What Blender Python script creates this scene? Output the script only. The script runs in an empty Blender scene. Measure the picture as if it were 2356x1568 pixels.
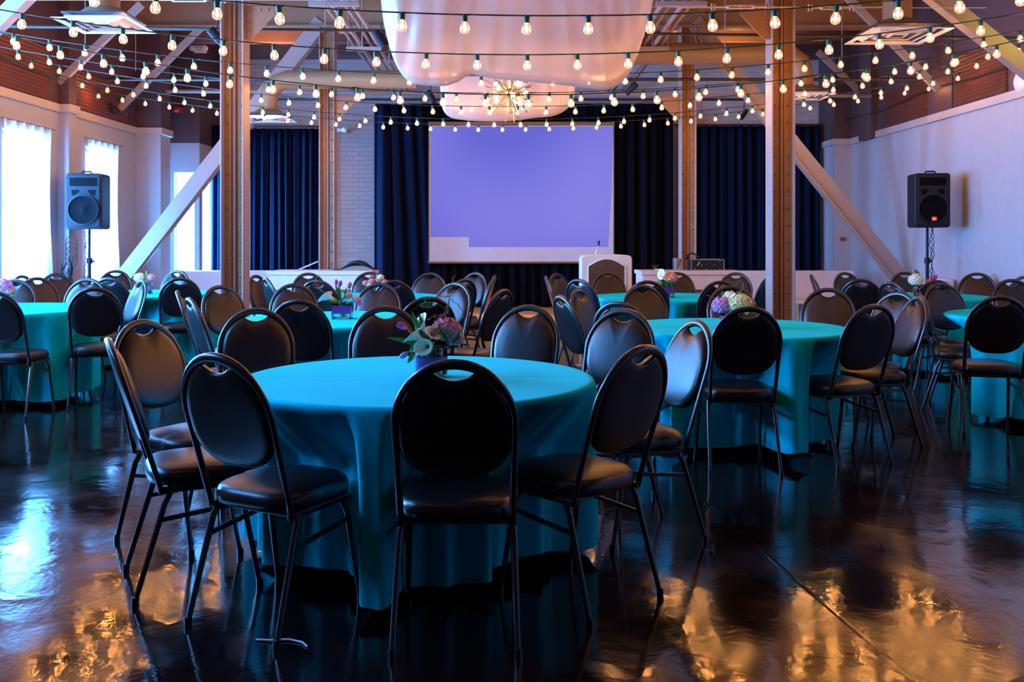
import bpy, math, random
from mathutils import Vector, Matrix, noise
random.seed(7)
PI = math.pi
F, VX, VY, H = 2200.0, 1168.0, 551.0, 1.35      # focal length and vanishing point measured on a 2356x1568 frame
scn = bpy.context.scene
COL = scn.collection

def P(px, py, Y):
    return Vector(((px - VX) * Y / F, Y, H - (py - VY) * Y / F))

# ------------------------------------------------------------------ materials
MATS = {}
def mat(name, color=(.5, .5, .5), rough=.5, metal=0, spec=.5, noise_amt=.08, nscale=8, bump=0, bscale=40,
        emis=None, estr=0, trans=0, coat=0, sheen=0, alpha=1, stretch=None):
    if name in MATS: return MATS[name]
    m = bpy.data.materials.new(name); m.use_nodes = True
    nt = m.node_tree; b = nt.nodes['Principled BSDF']
    b.inputs['Roughness'].default_value = rough
    b.inputs['Metallic'].default_value = metal
    b.inputs['Specular IOR Level'].default_value = spec
    b.inputs['Transmission Weight'].default_value = trans
    b.inputs['Coat Weight'].default_value = coat
    b.inputs['Sheen Weight'].default_value = sheen
    b.inputs['Alpha'].default_value = alpha
    if emis:
        b.inputs['Emission Color'].default_value = (*emis, 1); b.inputs['Emission Strength'].default_value = estr
    tc = nt.nodes.new('ShaderNodeTexCoord'); mp = nt.nodes.new('ShaderNodeMapping')
    nt.links.new(tc.outputs['Object'], mp.inputs['Vector'])
    if stretch: mp.inputs['Scale'].default_value = stretch
    n = nt.nodes.new('ShaderNodeTexNoise'); n.inputs['Scale'].default_value = nscale; n.inputs['Detail'].default_value = 4
    nt.links.new(mp.outputs['Vector'], n.inputs['Vector'])
    mx = nt.nodes.new('ShaderNodeMix'); mx.data_type = 'RGBA'
    mx.inputs[6].default_value = (*[c * (1 - noise_amt) for c in color], 1)
    mx.inputs[7].default_value = (*[min(1, c * (1 + noise_amt)) for c in color], 1)
    nt.links.new(n.outputs['Fac'], mx.inputs[0]); nt.links.new(mx.outputs[2], b.inputs['Base Color'])
    if bump:
        n2 = nt.nodes.new('ShaderNodeTexNoise'); n2.inputs['Scale'].default_value = bscale; n2.inputs['Detail'].default_value = 3
        nt.links.new(mp.outputs['Vector'], n2.inputs['Vector'])
        bp = nt.nodes.new('ShaderNodeBump'); bp.inputs['Strength'].default_value = bump; bp.inputs['Distance'].default_value = .01
        nt.links.new(n2.outputs['Fac'], bp.inputs['Height']); nt.links.new(bp.outputs['Normal'], b.inputs['Normal'])
    MATS[name] = m
    return m

M_vinyl = mat('black_vinyl', (.007, .0055, .007), .33, spec=.5, bump=.05, bscale=30, noise_amt=.2)
M_frame = mat('black_metal', (.012, .010, .012), .28, spec=.8, noise_amt=.2)
M_white = mat('white_paint_wall', (.42, .42, .45), .62, bump=.06, bscale=12)
M_dark = mat('brown_paint_wall', (.085, .042, .042), .6, bump=.1, bscale=10)
M_trim = mat('cream_trim', (.5, .43, .40), .5)
M_ceil = mat('ceiling_boards', (.10, .058, .052), .55, bump=.1, bscale=6)
M_plaster = mat('ceiling_plaster', (.26, .22, .25), .7, bump=.2, bscale=8)
M_beam = mat('brown_steel', (.34, .17, .08), .45, bump=.1, bscale=20, noise_amt=.15)
M_beamL = mat('pale_painted_steel', (.38, .29, .26), .45, noise_amt=.1)
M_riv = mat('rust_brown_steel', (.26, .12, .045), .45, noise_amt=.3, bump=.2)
M_joist = mat('dark_joist', (.07, .032, .028), .6, noise_amt=.2)
M_pipe = mat('dark_pipe', (.03, .02, .02), .4)
M_cond = mat('painted_conduit', (.36, .25, .22), .4)
M_duct = mat('duct_tan', (.30, .18, .085), .4, noise_amt=.1, bump=.1, bscale=6)
M_velvet = mat('navy_velvet', (.001, .005, .022), .8, spec=.12, sheen=0, noise_amt=.3, nscale=3)
M_velvetb = mat('black_velvet', (.001, .001, .0035), .8, spec=.1, sheen=0, noise_amt=.3)
M_sw = mat('switch_white', (.8, .8, .8), .4)
M_wh = mat('white_laminate', (.74, .72, .74), .35)
M_plastic = mat('black_plastic', (.010, .012, .018), .5, spec=.22)
M_cone = mat('speaker_cone', (.003, .003, .004), .6, spec=.05)
M_green = mat('green_socket', (.015, .09, .06), .4)
M_cord = mat('green_cord', (.012, .03, .022), .4)
M_gold = mat('brass_rods', (.95, .68, .32), .22, metal=1)
M_wood = mat('stage_wood', (.62, .31, .10), .4, noise_amt=.2, nscale=5, stretch=(1, 12, 12))
M_leaf = mat('green_leaf', (.05, .22, .03), .4, noise_amt=.4)
M_lily = mat('white_lily', (.85, .82, .62), .4, noise_amt=.12, nscale=20)
M_pink = mat('pink_petals', (.92, .24, .26), .5, noise_amt=.45, nscale=30)
M_purp = mat('magenta_petals', (.50, .06, .36), .45, noise_amt=.3, nscale=30)
M_lime = mat('lime_petals', (.80, .78, .38), .5, noise_amt=.3, nscale=30)
M_lav = mat('lavender_petals', (.62, .24, .55), .5, noise_amt=.35, nscale=30)
M_twig = mat('curly_twig', (.30, .17, .07), .6, noise_amt=.4)
M_rib = mat('purple_ribbon', (.10, .015, .20), .25, spec=.8, noise_amt=.2)
M_red = mat('red_plastic', (.5, .02, .02), .4)
M_rust = mat('rust_corrugated', (.16, .045, .025), .5, noise_amt=.35)
M_metal = mat('bright_metal', (.6, .6, .6), .3, metal=1)
M_box = mat('grille_white', (.75, .73, .75), .35)
M_burl = mat('burl_panel', (.10, .04, .018), .4, noise_amt=.75, nscale=26)
M_pod = mat('podium_shell', (.72, .62, .50), .45)
M_canopy_top = None

def nodes_mat(name):
    m = bpy.data.materials.new(name); m.use_nodes = True; nt = m.node_tree; nt.nodes.clear()
    out = nt.nodes.new('ShaderNodeOutputMaterial'); return m, nt, out
def N(nt, t, **kw):
    n = nt.nodes.new(t)
    for k, v in kw.items(): n.inputs[k].default_value = v
    return n

# tablecloth: turquoise polyester, faint pressed creases
def cloth_mat():
    m = bpy.data.materials.new('turquoise_cloth'); m.use_nodes = True; nt = m.node_tree; b = nt.nodes['Principled BSDF']
    b.inputs['Roughness'].default_value = .8; b.inputs['Specular IOR Level'].default_value = .03
    tc = nt.nodes.new('ShaderNodeTexCoord'); n = nt.nodes.new('ShaderNodeTexNoise'); n.inputs['Scale'].default_value = 3
    nt.links.new(tc.outputs['Object'], n.inputs['Vector'])
    mx = nt.nodes.new('ShaderNodeMix'); mx.data_type = 'RGBA'
    mx.inputs[6].default_value = (.0, .60, .68, 1); mx.inputs[7].default_value = (.0, .70, .80, 1)
    nt.links.new(n.outputs['Fac'], mx.inputs[0]); nt.links.new(mx.outputs[2], b.inputs['Base Color'])
    sx = nt.nodes.new('ShaderNodeSeparateXYZ'); nt.links.new(tc.outputs['Object'], sx.inputs[0])
    ab = nt.nodes.new('ShaderNodeMath'); ab.operation = 'ABSOLUTE'; nt.links.new(sx.outputs['Y'], ab.inputs[0])
    mr = nt.nodes.new('ShaderNodeMapRange'); mr.inputs['From Max'].default_value = .012; mr.interpolation_type = 'SMOOTHSTEP'
    nt.links.new(ab.outputs[0], mr.inputs['Value'])
    n2 = nt.nodes.new('ShaderNodeTexNoise'); n2.inputs['Scale'].default_value = 5; n2.inputs['Detail'].default_value = 2
    nt.links.new(tc.outputs['Object'], n2.inputs['Vector'])
    ad = nt.nodes.new('ShaderNodeMath'); ad.operation = 'MULTIPLY_ADD'; ad.inputs[1].default_value = .25
    nt.links.new(n2.outputs['Fac'], ad.inputs[0]); nt.links.new(mr.outputs[0], ad.inputs[2])
    bp = nt.nodes.new('ShaderNodeBump'); bp.inputs['Strength'].default_value = .4; bp.inputs['Distance'].default_value = .012
    nt.links.new(ad.outputs[0], bp.inputs['Height']); nt.links.new(bp.outputs['Normal'], b.inputs['Normal'])
    return m
M_cloth = cloth_mat()

def floor_mat():
    m = bpy.data.materials.new('polished_floor'); m.use_nodes = True; nt = m.node_tree; b = nt.nodes['Principled BSDF']
    tc = nt.nodes.new('ShaderNodeTexCoord')
    n = N(nt, 'ShaderNodeTexNoise', Scale=1.3, Detail=6, Roughness=.6); nt.links.new(tc.outputs['Object'], n.inputs['Vector'])
    cr = nt.nodes.new('ShaderNodeValToRGB')
    cr.color_ramp.elements[0].position = .35; cr.color_ramp.elements[0].color = (.004, .0015, .0015, 1)
    cr.color_ramp.elements[1].position = .7; cr.color_ramp.elements[1].color = (.014, .004, .003, 1)
    nt.links.new(n.outputs['Fac'], cr.inputs[0]); nt.links.new(cr.outputs[0], b.inputs['Base Color'])
    n3 = N(nt, 'ShaderNodeTexNoise', Scale=3.2, Detail=5); nt.links.new(tc.outputs['Object'], n3.inputs['Vector'])
    mr = nt.nodes.new('ShaderNodeMapRange'); mr.inputs['To Min'].default_value = .06; mr.inputs['To Max'].default_value = .17
    mr.inputs['From Min'].default_value = .3; mr.inputs['From Max'].default_value = .7
    nt.links.new(n3.outputs['Fac'], mr.inputs['Value']); nt.links.new(mr.outputs[0], b.inputs['Roughness'])
    b.inputs['IOR'].default_value = 1.62; b.inputs['Specular IOR Level'].default_value = .75
    # trowel waves + fine orange peel, and long shallow joints in the coating
    n1 = N(nt, 'ShaderNodeTexNoise', Scale=4.5, Detail=3, Distortion=.6); nt.links.new(tc.outputs['Object'], n1.inputs['Vector'])
    n2 = N(nt, 'ShaderNodeTexNoise', Scale=42, Detail=2); nt.links.new(tc.outputs['Object'], n2.inputs['Vector'])
    a = N(nt, 'ShaderNodeMath'); a.operation = 'MULTIPLY_ADD'; a.inputs[1].default_value = .10
    nt.links.new(n2.outputs['Fac'], a.inputs[0]); nt.links.new(n1.outputs['Fac'], a.inputs[2])
    mp = nt.nodes.new('ShaderNodeMapping'); mp.inputs['Rotation'].default_value = (0, 0, -.117); mp.inputs['Location'].default_value = (-1.58, 0, 0)
    nt.links.new(tc.outputs['Object'], mp.inputs['Vector']); sp = nt.nodes.new('ShaderNodeSeparateXYZ'); nt.links.new(mp.outputs[0], sp.inputs[0])
    ab = N(nt, 'ShaderNodeMath'); ab.operation = 'ABSOLUTE'; nt.links.new(sp.outputs['X'], ab.inputs[0])
    jr = nt.nodes.new('ShaderNodeMapRange'); jr.inputs['From Max'].default_value = .012; jr.inputs['To Min'].default_value = -.3; jr.inputs['To Max'].default_value = 0
    nt.links.new(ab.outputs[0], jr.inputs['Value'])
    a2 = N(nt, 'ShaderNodeMath'); a2.operation = 'ADD'; nt.links.new(a.outputs[0], a2.inputs[0]); nt.links.new(jr.outputs[0], a2.inputs[1])
    bp = N(nt, 'ShaderNodeBump', Strength=.32, Distance=.008); nt.links.new(a2.outputs[0], bp.inputs['Height'])
    nt.links.new(bp.outputs['Normal'], b.inputs['Normal'])
    return m
M_floor = floor_mat()

def brick_mat():
    m = bpy.data.materials.new('painted_brick'); m.use_nodes = True; nt = m.node_tree; b = nt.nodes['Principled BSDF']
    b.inputs['Roughness'].default_value = .6
    tc = nt.nodes.new('ShaderNodeTexCoord'); mp = nt.nodes.new('ShaderNodeMapping'); mp.inputs['Rotation'].default_value = (PI / 2, 0, 0)
    nt.links.new(tc.outputs['Object'], mp.inputs['Vector'])
    br = nt.nodes.new('ShaderNodeTexBrick'); br.inputs['Scale'].default_value = 1; br.inputs['Brick Width'].default_value = .22
    br.inputs['Row Height'].default_value = .075; br.inputs['Mortar Size'].default_value = .006; br.inputs['Mortar Smooth'].default_value = .5
    br.inputs['Color1'].default_value = (.56, .50, .50, 1); br.inputs['Color2'].default_value = (.48, .43, .43, 1); br.inputs['Mortar'].default_value = (.45, .40, .40, 1)
    nt.links.new(mp.outputs['Vector'], br.inputs['Vector']); nt.links.new(br.outputs['Color'], b.inputs['Base Color'])
    bp = N(nt, 'ShaderNodeBump', Strength=.6, Distance=.01); nt.links.new(br.outputs['Fac'], bp.inputs['Height']); bp.invert = True
    nt.links.new(bp.outputs['Normal'], b.inputs['Normal'])
    return m
M_brick = brick_mat()

def emit_mat(name, color, strength, sample=True):
    m, nt, out = nodes_mat(name)
    e = nt.nodes.new('ShaderNodeEmission'); e.inputs[0].default_value = (*color, 1); e.inputs[1].default_value = strength
    nt.links.new(e.outputs[0], out.inputs[0])
    if not sample: m.cycles.emission_sampling = 'NONE'
    return m
M_window = emit_mat('daylight_pane', (.09, .39, 1.0), 130)
M_topfill = emit_mat('added_daylight_panel', (.09, .39, 1.0), 48)  # glow of the panels added on the upper left wall
M_core = emit_mat('bulb_filament', (1, .43, .11), 1150)
M_chcore = emit_mat('chandelier_bulb', (1, .74, .45), 12)

def bulb_glass():
    m, nt, out = nodes_mat('clear_lit_bulb_glass')
    lw = N(nt, 'ShaderNodeLayerWeight', Blend=.45)
    tr = N(nt, 'ShaderNodeBsdfTransparent'); tr.inputs[0].default_value = (1, .93, .82, 1)
    gl = N(nt, 'ShaderNodeBsdfGlossy', Roughness=.08)
    em = N(nt, 'ShaderNodeEmission', Strength=.9); em.inputs[0].default_value = (1, .47, .19, 1)
    a = nt.nodes.new('ShaderNodeAddShader'); nt.links.new(gl.outputs[0], a.inputs[0]); nt.links.new(em.outputs[0], a.inputs[1])
    mx = nt.nodes.new('ShaderNodeMixShader')
    mr = nt.nodes.new('ShaderNodeMapRange'); mr.inputs['To Min'].default_value = .28; mr.inputs['To Max'].default_value = .92
    nt.links.new(lw.outputs['Facing'], mr.inputs['Value']); nt.links.new(mr.outputs[0], mx.inputs[0])
    nt.links.new(tr.outputs[0], mx.inputs[1]); nt.links.new(a.outputs[0], mx.inputs[2]); nt.links.new(mx.outputs[0], out.inputs[0])
    m.cycles.emission_sampling = 'NONE'
    return m
M_glass = bulb_glass()

def sheer(name, col, tr, transl=.5, rough=.3, gloss=.12):
    m, nt, out = nodes_mat(name)
    tc = nt.nodes.new('ShaderNodeTexCoord'); n = N(nt, 'ShaderNodeTexNoise', Scale=3)
    nt.links.new(tc.outputs['Object'], n.inputs['Vector'])
    mc = nt.nodes.new('ShaderNodeMix'); mc.data_type = 'RGBA'; mc.inputs[6].default_value = (*[c * .93 for c in col], 1); mc.inputs[7].default_value = (*col, 1)
    nt.links.new(n.outputs['Fac'], mc.inputs[0])
    d = N(nt, 'ShaderNodeBsdfDiffuse'); t = N(nt, 'ShaderNodeBsdfTranslucent'); g = N(nt, 'ShaderNodeBsdfGlossy', Roughness=rough); x = N(nt, 'ShaderNodeBsdfTransparent')
    for s in (d, t): nt.links.new(mc.outputs[2], s.inputs[0])
    m1 = N(nt, 'ShaderNodeMixShader', Fac=transl); nt.links.new(d.outputs[0], m1.inputs[1]); nt.links.new(t.outputs[0], m1.inputs[2])
    m2 = N(nt, 'ShaderNodeMixShader', Fac=gloss); nt.links.new(m1.outputs[0], m2.inputs[1]); nt.links.new(g.outputs[0], m2.inputs[2])
    m3 = N(nt, 'ShaderNodeMixShader', Fac=tr); nt.links.new(m2.outputs[0], m3.inputs[1]); nt.links.new(x.outputs[0], m3.inputs[2])
    nt.links.new(m3.outputs[0], out.inputs[0])
    return m
M_sheer = sheer('sheer_window_curtain', (.85, .87, .92), .25, .6, gloss=0.02)
M_canopy = sheer('satin_canopy', (.80, .63, .56), .05, .45, .26, .12)
def vase_glass():
    m, nt, out = nodes_mat('vase_glass')
    lw = N(nt, 'ShaderNodeFresnel', IOR=1.45); tr = N(nt, 'ShaderNodeBsdfTransparent'); tr.inputs[0].default_value = (.85, .95, .93, 1)
    gl = N(nt, 'ShaderNodeBsdfGlossy', Roughness=.03); mx = nt.nodes.new('ShaderNodeMixShader')
    nt.links.new(lw.outputs[0], mx.inputs[0]); nt.links.new(tr.outputs[0], mx.inputs[1]); nt.links.new(gl.outputs[0], mx.inputs[2]); nt.links.new(mx.outputs[0], out.inputs[0])
    return m
M_vase = vase_glass()

def projection_mat():
    m, nt, out = nodes_mat('projected_image')
    tc = nt.nodes.new('ShaderNodeTexCoord'); n = N(nt, 'ShaderNodeTexNoise', Scale=.45, Detail=0)
    nt.links.new(tc.outputs['Object'], n.inputs['Vector'])
    cr = nt.nodes.new('ShaderNodeValToRGB')
    cr.color_ramp.elements[0].position = .32; cr.color_ramp.elements[0].color = (.155, .155, .74, 1)
    cr.color_ramp.elements[1].position = .66; cr.color_ramp.elements[1].color = (.27, .245, .86, 1)
    nt.links.new(n.outputs['Fac'], cr.inputs[0])
    e = N(nt, 'ShaderNodeEmission', Strength=.86); nt.links.new(cr.outputs[0], e.inputs[0])
    nt.links.new(e.outputs[0], out.inputs[0]); m.cycles.emission_sampling = 'NONE'
    return m

# ------------------------------------------------------------------ mesh builder
class MB:
    def __init__(s): s.v = []; s.f = []; s.mi = []; s.m = 0
    def add(s, vs, fs):
        o = len(s.v); s.v += [tuple(v) for v in vs]
        for f in fs: s.f.append(tuple(i + o for i in f)); s.mi.append(s.m)
        return s
    def box(s, x0, x1, y0, y1, z0, z1):
        vs = [(x, y, z) for z in (z0, z1) for y in (y0, y1) for x in (x0, x1)]
        return s.add(vs, [(0, 2, 3, 1), (4, 5, 7, 6), (0, 1, 5, 4), (2, 6, 7, 3), (0, 4, 6, 2), (1, 3, 7, 5)])
    def beam(s, p, q, w, h, up=(0, 0, 1)):
        p, q = Vector(p), Vector(q); d = (q - p).normalized(); up = Vector(up)
        a = d.cross(up)
        if a.length < 1e-4: a = d.cross(Vector((0, 1, 0)))
        a.normalize(); b = a.cross(d).normalized(); vs = []
        for c in (p, q):
            for i, j in ((-1, -1), (1, -1), (1, 1), (-1, 1)): vs.append(c + a * (w / 2 * i) + b * (h / 2 * j))
        return s.add(vs, [(3, 2, 1, 0), (4, 5, 6, 7), (0, 1, 5, 4), (1, 2, 6, 5), (2, 3, 7, 6), (3, 0, 4, 7)])
    def tube(s, pts, r, n=8, closed=False, flat=1.0, nrm=None):
        pts = [Vector(p) for p in pts]; k = len(pts); o = len(s.v)
        rs = r if isinstance(r, (list, tuple)) else [r] * k
        ref = Vector(nrm) if nrm else None; prev = None; vs = []
        for i, p in enumerate(pts):
            if closed: d = pts[(i + 1) % k] - pts[i - 1]
            else: d = pts[min(i + 1, k - 1)] - pts[max(i - 1, 0)]
            d.normalize()
            if ref is not None: b = (ref - d * ref.dot(d))
            elif prev is None:
                b = Vector((0, 0, 1)) if abs(d.z) < .9 else Vector((0, 1, 0)); b = b - d * b.dot(d)
            else: b = prev - d * prev.dot(d)
            b.normalize(); prev = b; a = d.cross(b)
            for j in range(n):
                t = 2 * PI * j / n
                vs.append(p + a * (math.cos(t) * rs[i]) + b * (math.sin(t) * rs[i] * flat))
        fs = []
        for i in range(k if closed else k - 1):
            for j in range(n):
                a0, a1 = i * n + j, i * n + (j + 1) % n; i2 = (i + 1) % k
                fs.append((a0, a1, i2 * n + (j + 1) % n, i2 * n + j))
        if not closed: fs += [tuple(range(n))[::-1], tuple(range((k - 1) * n, k * n))]
        return s.add(vs, fs)
    def lathe(s, prof, n=24, c=(0, 0, 0), axis='z', cap=True):
        vs = []; fs = []; k = len(prof); c = Vector(c)
        for r, h in prof:
            for j in range(n):
                t = 2 * PI * j / n; x, y = r * math.cos(t), r * math.sin(t)
                v = (x, y, h) if axis == 'z' else ((x, h, y) if axis == 'y' else (h, x, y))
                vs.append(c + Vector(v))
        for i in range(k - 1):
            for j in range(n): fs.append((i * n + j, i * n + (j + 1) % n, (i + 1) * n + (j + 1) % n, (i + 1) * n + j))
        if cap: fs += [tuple(range(n))[::-1], tuple(range((k - 1) * n, k * n))]
        return s.add(vs, fs)
    def ball(s, c, r, n=12, m=8, sc=(1, 1, 1)):
        pr = []
        o = len(s.v)
        s.lathe([(max(1e-4, math.sin(PI * i / m)) * r, -math.cos(PI * i / m) * r) for i in range(m + 1)], n, (0, 0, 0))
        for i in range(o, len(s.v)):
            v = s.v[i]; s.v[i] = (v[0] * sc[0] + c[0], v[1] * sc[1] + c[1], v[2] * sc[2] + c[2])
        return s
    def prism(s, poly, y0, y1):            # poly in (x,z), extruded along y
        n = len(poly); vs = [(x, y0, z) for x, z in poly] + [(x, y1, z) for x, z in poly]
        return s.add(vs, [tuple(range(n)), tuple(range(2 * n - 1, n - 1, -1))] + [(i, i + n, (i + 1) % n + n, (i + 1) % n) for i in range(n)])
    def grid(s, fn, nu, nv):
        vs = [fn(i / nu, j / nv) for j in range(nv + 1) for i in range(nu + 1)]
        return s.add(vs, [(j * (nu + 1) + i, j * (nu + 1) + i + 1, (j + 1) * (nu + 1) + i + 1, (j + 1) * (nu + 1) + i) for j in range(nv) for i in range(nu)])
    def obj(s, name, m, parent=None, smooth=False, bevel=0, solid=0, auto=True):
        me = bpy.data.meshes.new(name); me.from_pydata(s.v, [], s.f)
        ms = m if isinstance(m, (list, tuple)) else [m]
        for q in ms: me.materials.append(q)
        if len(ms) > 1: me.polygons.foreach_set('material_index', s.mi)
        if smooth:
            me.polygons.foreach_set('use_smooth', [True] * len(me.polygons))
            if auto: me.set_sharp_from_angle(angle=math.radians(50))
        me.update()
        o = bpy.data.objects.new(name, me); COL.objects.link(o)
        if parent: o.parent = parent
        if solid:
            q = o.modifiers.new('thickness', 'SOLIDIFY'); q.thickness = solid; q.offset = 0
        if bevel:
            q = o.modifiers.new('bevel', 'BEVEL'); q.width = bevel; q.segments = 2; q.limit_method = 'ANGLE'
        return o

def tag(o, label, cat, group=None):
    o['label'] = label; o['category'] = cat
    if group: o['group'] = group
    return o
def thing(name, label, cat, loc=(0, 0, 0), rz=0, group=None):
    o = bpy.data.objects.new(name, None); o.empty_display_size = .1; COL.objects.link(o)
    o.location = loc; o.rotation_euler = (0, 0, rz)
    return tag(o, label, cat, group)
def struct(o):
    o['kind'] = 'structure'; return o
def dup(root, loc, rz, label, group=None):
    r = root.copy(); COL.objects.link(r); r.location = loc; r.rotation_euler = (0, 0, rz); r['label'] = label
    if group: r['group'] = group
    for ch in list(root.children):
        c = ch.copy(); COL.objects.link(c); c.parent = r
        for g in list(ch.children):
            d = g.copy(); COL.objects.link(d); d.parent = c
    return r

# ------------------------------------------------------------------ room shell
XL, XR, YB, Y0, ZC = -5.43, 5.57, 16.3, -3.5, 4.9
ZT0, ZT1 = 2.885, 2.985
struct(MB().box(XL - .4, XR + .4, Y0, YB + .3, -.1, 0).obj('floor', M_floor))
struct(MB().box(XL - .4, XR + .4, Y0, YB + .3, ZC, ZC + .1).obj('ceiling', M_ceil))
struct(MB().box(XL - .4, XR + .4, Y0 - .1, Y0, 0, ZC).obj('wall_rear', M_dark))
wins = [(6.2, 7.15), (8.2, 9.15), (10.27, 11.22), (12.3, 13.2)]
WZ0, WZ1 = .82, 2.55
w = MB()
ys = [Y0]
for a, b in wins: ys += [a, b]
ys.append(YB)
for i in range(0, len(ys), 2): w.box(XL - .3, XL, ys[i], ys[i + 1], 0, ZT0)
for a, b in wins: w.box(XL - .3, XL, a, b, 0, WZ0).box(XL - .3, XL, a, b, WZ1, ZT0)
pil_L = [(1.55, 1.75, .13), (3.6, 3.8, .13), (5.65, 5.85, .13), (7.65, 7.85, .13), (9.65, 9.85, .13), (11.55, 11.75, .13), (13.97, 14.37, .36)]
for a, b, d in pil_L: w.box(XL, XL + d, a, b, 0, ZT0)
w.m = 1
w.box(XL - .3, XL, Y0, YB, ZT0, ZC)
for a, b, d in pil_L: w.box(XL, XL + d, a, b, ZT0, ZC)
struct(w.obj('wall_left', [M_white, M_dark]))
w = MB(); w.box(XR, XR + .3, Y0, YB, 0, ZT0)
pil_R = [(15.5, YB, .27)]
for a, b, d in pil_R: w.box(XR - d, XR, a, b, 0, ZT0)
w.m = 1; w.box(XR, XR + .3, Y0, YB, ZT0, ZC)
for a, b, d in pil_R + [(11.95, 12.65, .02), (14.4, 14.9, .10), (9.4, 10.1, .1)]: w.box(XR - d, XR, a, b, ZT0, ZC)
struct(w.obj('wall_right', [M_white, M_dark]))
# trims following walls and pilasters
t = MB(); prev = Y0
for a, b, d in pil_L:
    t.box(XL, XL + .035, prev, a - .035, ZT0, ZT1); t.box(XL, XL + d + .035, a - .035, b + .035, ZT0, ZT1); prev = b + .035
t.box(XL, XL + .035, prev, YB, ZT0, ZT1)
struct(t.obj('trim_1', M_trim, bevel=.006))
t = MB(); t.box(XR - .035, XR, Y0, 15.465, ZT0, ZT1).box(XR - .305, XR, 15.465, YB, ZT0, ZT1)
struct(t.obj('trim_2', M_trim, bevel=.006))
struct(MB().box(XL, XL + .02, Y0, YB, 0, .12).obj('baseboard_left', M_trim))
struct(MB().box(XR - .02, XR, Y0, 15.5, 0, .12).obj('baseboard_right', M_trim))
# back wall of painted brick; side pilaster with a bright window at the far left corner
w = MB(); w.box(XL - .3, XR + .3, YB, YB + .3, 0, ZC)
struct(w.obj('wall_back', M_brick))
w = MB()
for (x0, x1, z0, z1) in ((XL, -5.3, 0, ZT0), (-5.3, -4.98, 2.42, ZT0), (-5.3, -4.98, 0, .55)): w.box(x0, x1, 15.2, 15.35, z0, z1)
w.box(-4.98, -4.90, 15.2, YB, 0, .55).box(-4.98, -4.90, 15.2, YB, 2.42, ZT0).box(-4.98, -4.90, 15.2, 15.36, .55, 2.42).box(-4.98, -4.90, 16.0, YB, .55, 2.42)
w.m = 1; w.box(XL, -4.90, 15.2, YB, ZT0, ZC)
struct(w.obj('wall_corner', [M_white, M_dark]))
def window(i, verts, frame, wm=None):
    f = MB()
    for b in frame: f.box(*b)
    fo = struct(f.obj('window_%d' % i, M_sw)); p = MB().add(verts, [(0, 1, 2, 3)]).obj('pane', wm or M_window, fo)
n_w = 1
for a, b in ((2.0, 3.5), (4.0, 5.4), (5.9, 7.3), (8.0, 9.0)):  # added glowing panels, out of view, lighting table tops and seats from above
    window(n_w, [(XL + .02, a, 3.25), (XL + .02, b, 3.25), (XL + .02, b, 4.35), (XL + .02, a, 4.35)], [(XL, XL + .04, a - .05, a, 3.2, 4.4), (XL, XL + .04, b, b + .05, 3.2, 4.4), (XL, XL + .04, a, b, 3.2, 3.25), (XL, XL + .04, a, b, 4.35, 4.4)], M_topfill); n_w += 1
for a, b in wins:
    x = XL - .16
    fr = [(XL - .2, XL - .12, a, a + .05, WZ0, WZ1), (XL - .2, XL - .12, b - .05, b, WZ0, WZ1), (XL - .2, XL - .12, a, b, WZ0, WZ0 + .05), (XL - .2, XL - .12, a, b, WZ1 - .05, WZ1),
          (XL - .2, XL - .12, a, b, 1.70, 1.74)]
    window(n_w, [(x - .05, a, WZ0), (x - .05, b, WZ0), (x - .05, b, WZ1), (x - .05, a, WZ1)], fr); n_w += 1
    cw = b - a; sd = random.random() * 9
    def fn(u, v, a=a, cw=cw, sd=sd):
        y = a - .04 + u * (cw + .17 - .09 * math.sin(PI * min(1, max(0, 1 - v * .9)))) ; z = WZ0 - .10 + v * (WZ1 - WZ0 + .22)
        return (XL + .035 + .018 * math.sin(u * 34 + sd + v * 1.2) * (1 - .3 * v), y, z + .012 * math.sin(u * 20 + sd) * v)
    if a < 9.9: continue
    c = MB().grid(fn, 60, 12).obj('sheer_curtain', M_sheer, smooth=True, auto=False)
    nm = {12.3: 'sheer white curtain over the window behind the left speaker', 10.27: 'sheer white curtain over the window at the left edge of the photo'}
    tag(c, nm.get(a, 'sheer white curtain over a left wall window nearer the camera, outside the view'), 'curtain', 'sheer curtains on the left wall')
    MBr = MB().tube([(XL + .04, a - .08, WZ1 + .105), (XL + .04, b + .16, WZ1 + .105)], .008).obj('curtain_rod', M_riv, c)
window(n_w, [(-5.3, 15.3, .55), (-4.98, 15.3, .55), (-4.98, 15.3, 2.42), (-5.3, 15.3, 2.42)], [(-5.3, -5.28, 15.26, 15.29, .55, 2.42), (-5.0, -4.98, 15.26, 15.29, .55, 2.42)]); n_w += 1
window(n_w, [(-4.95, 15.36, .55), (-4.95, 16.0, .55), (-4.95, 16.0, 2.42), (-4.95, 15.36, 2.42)], [(-4.94, -4.92, 15.36, 15.39, .55, 2.42), (-4.94, -4.92, 15.97, 16.0, .55, 2.42)]); n_w += 1

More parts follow.
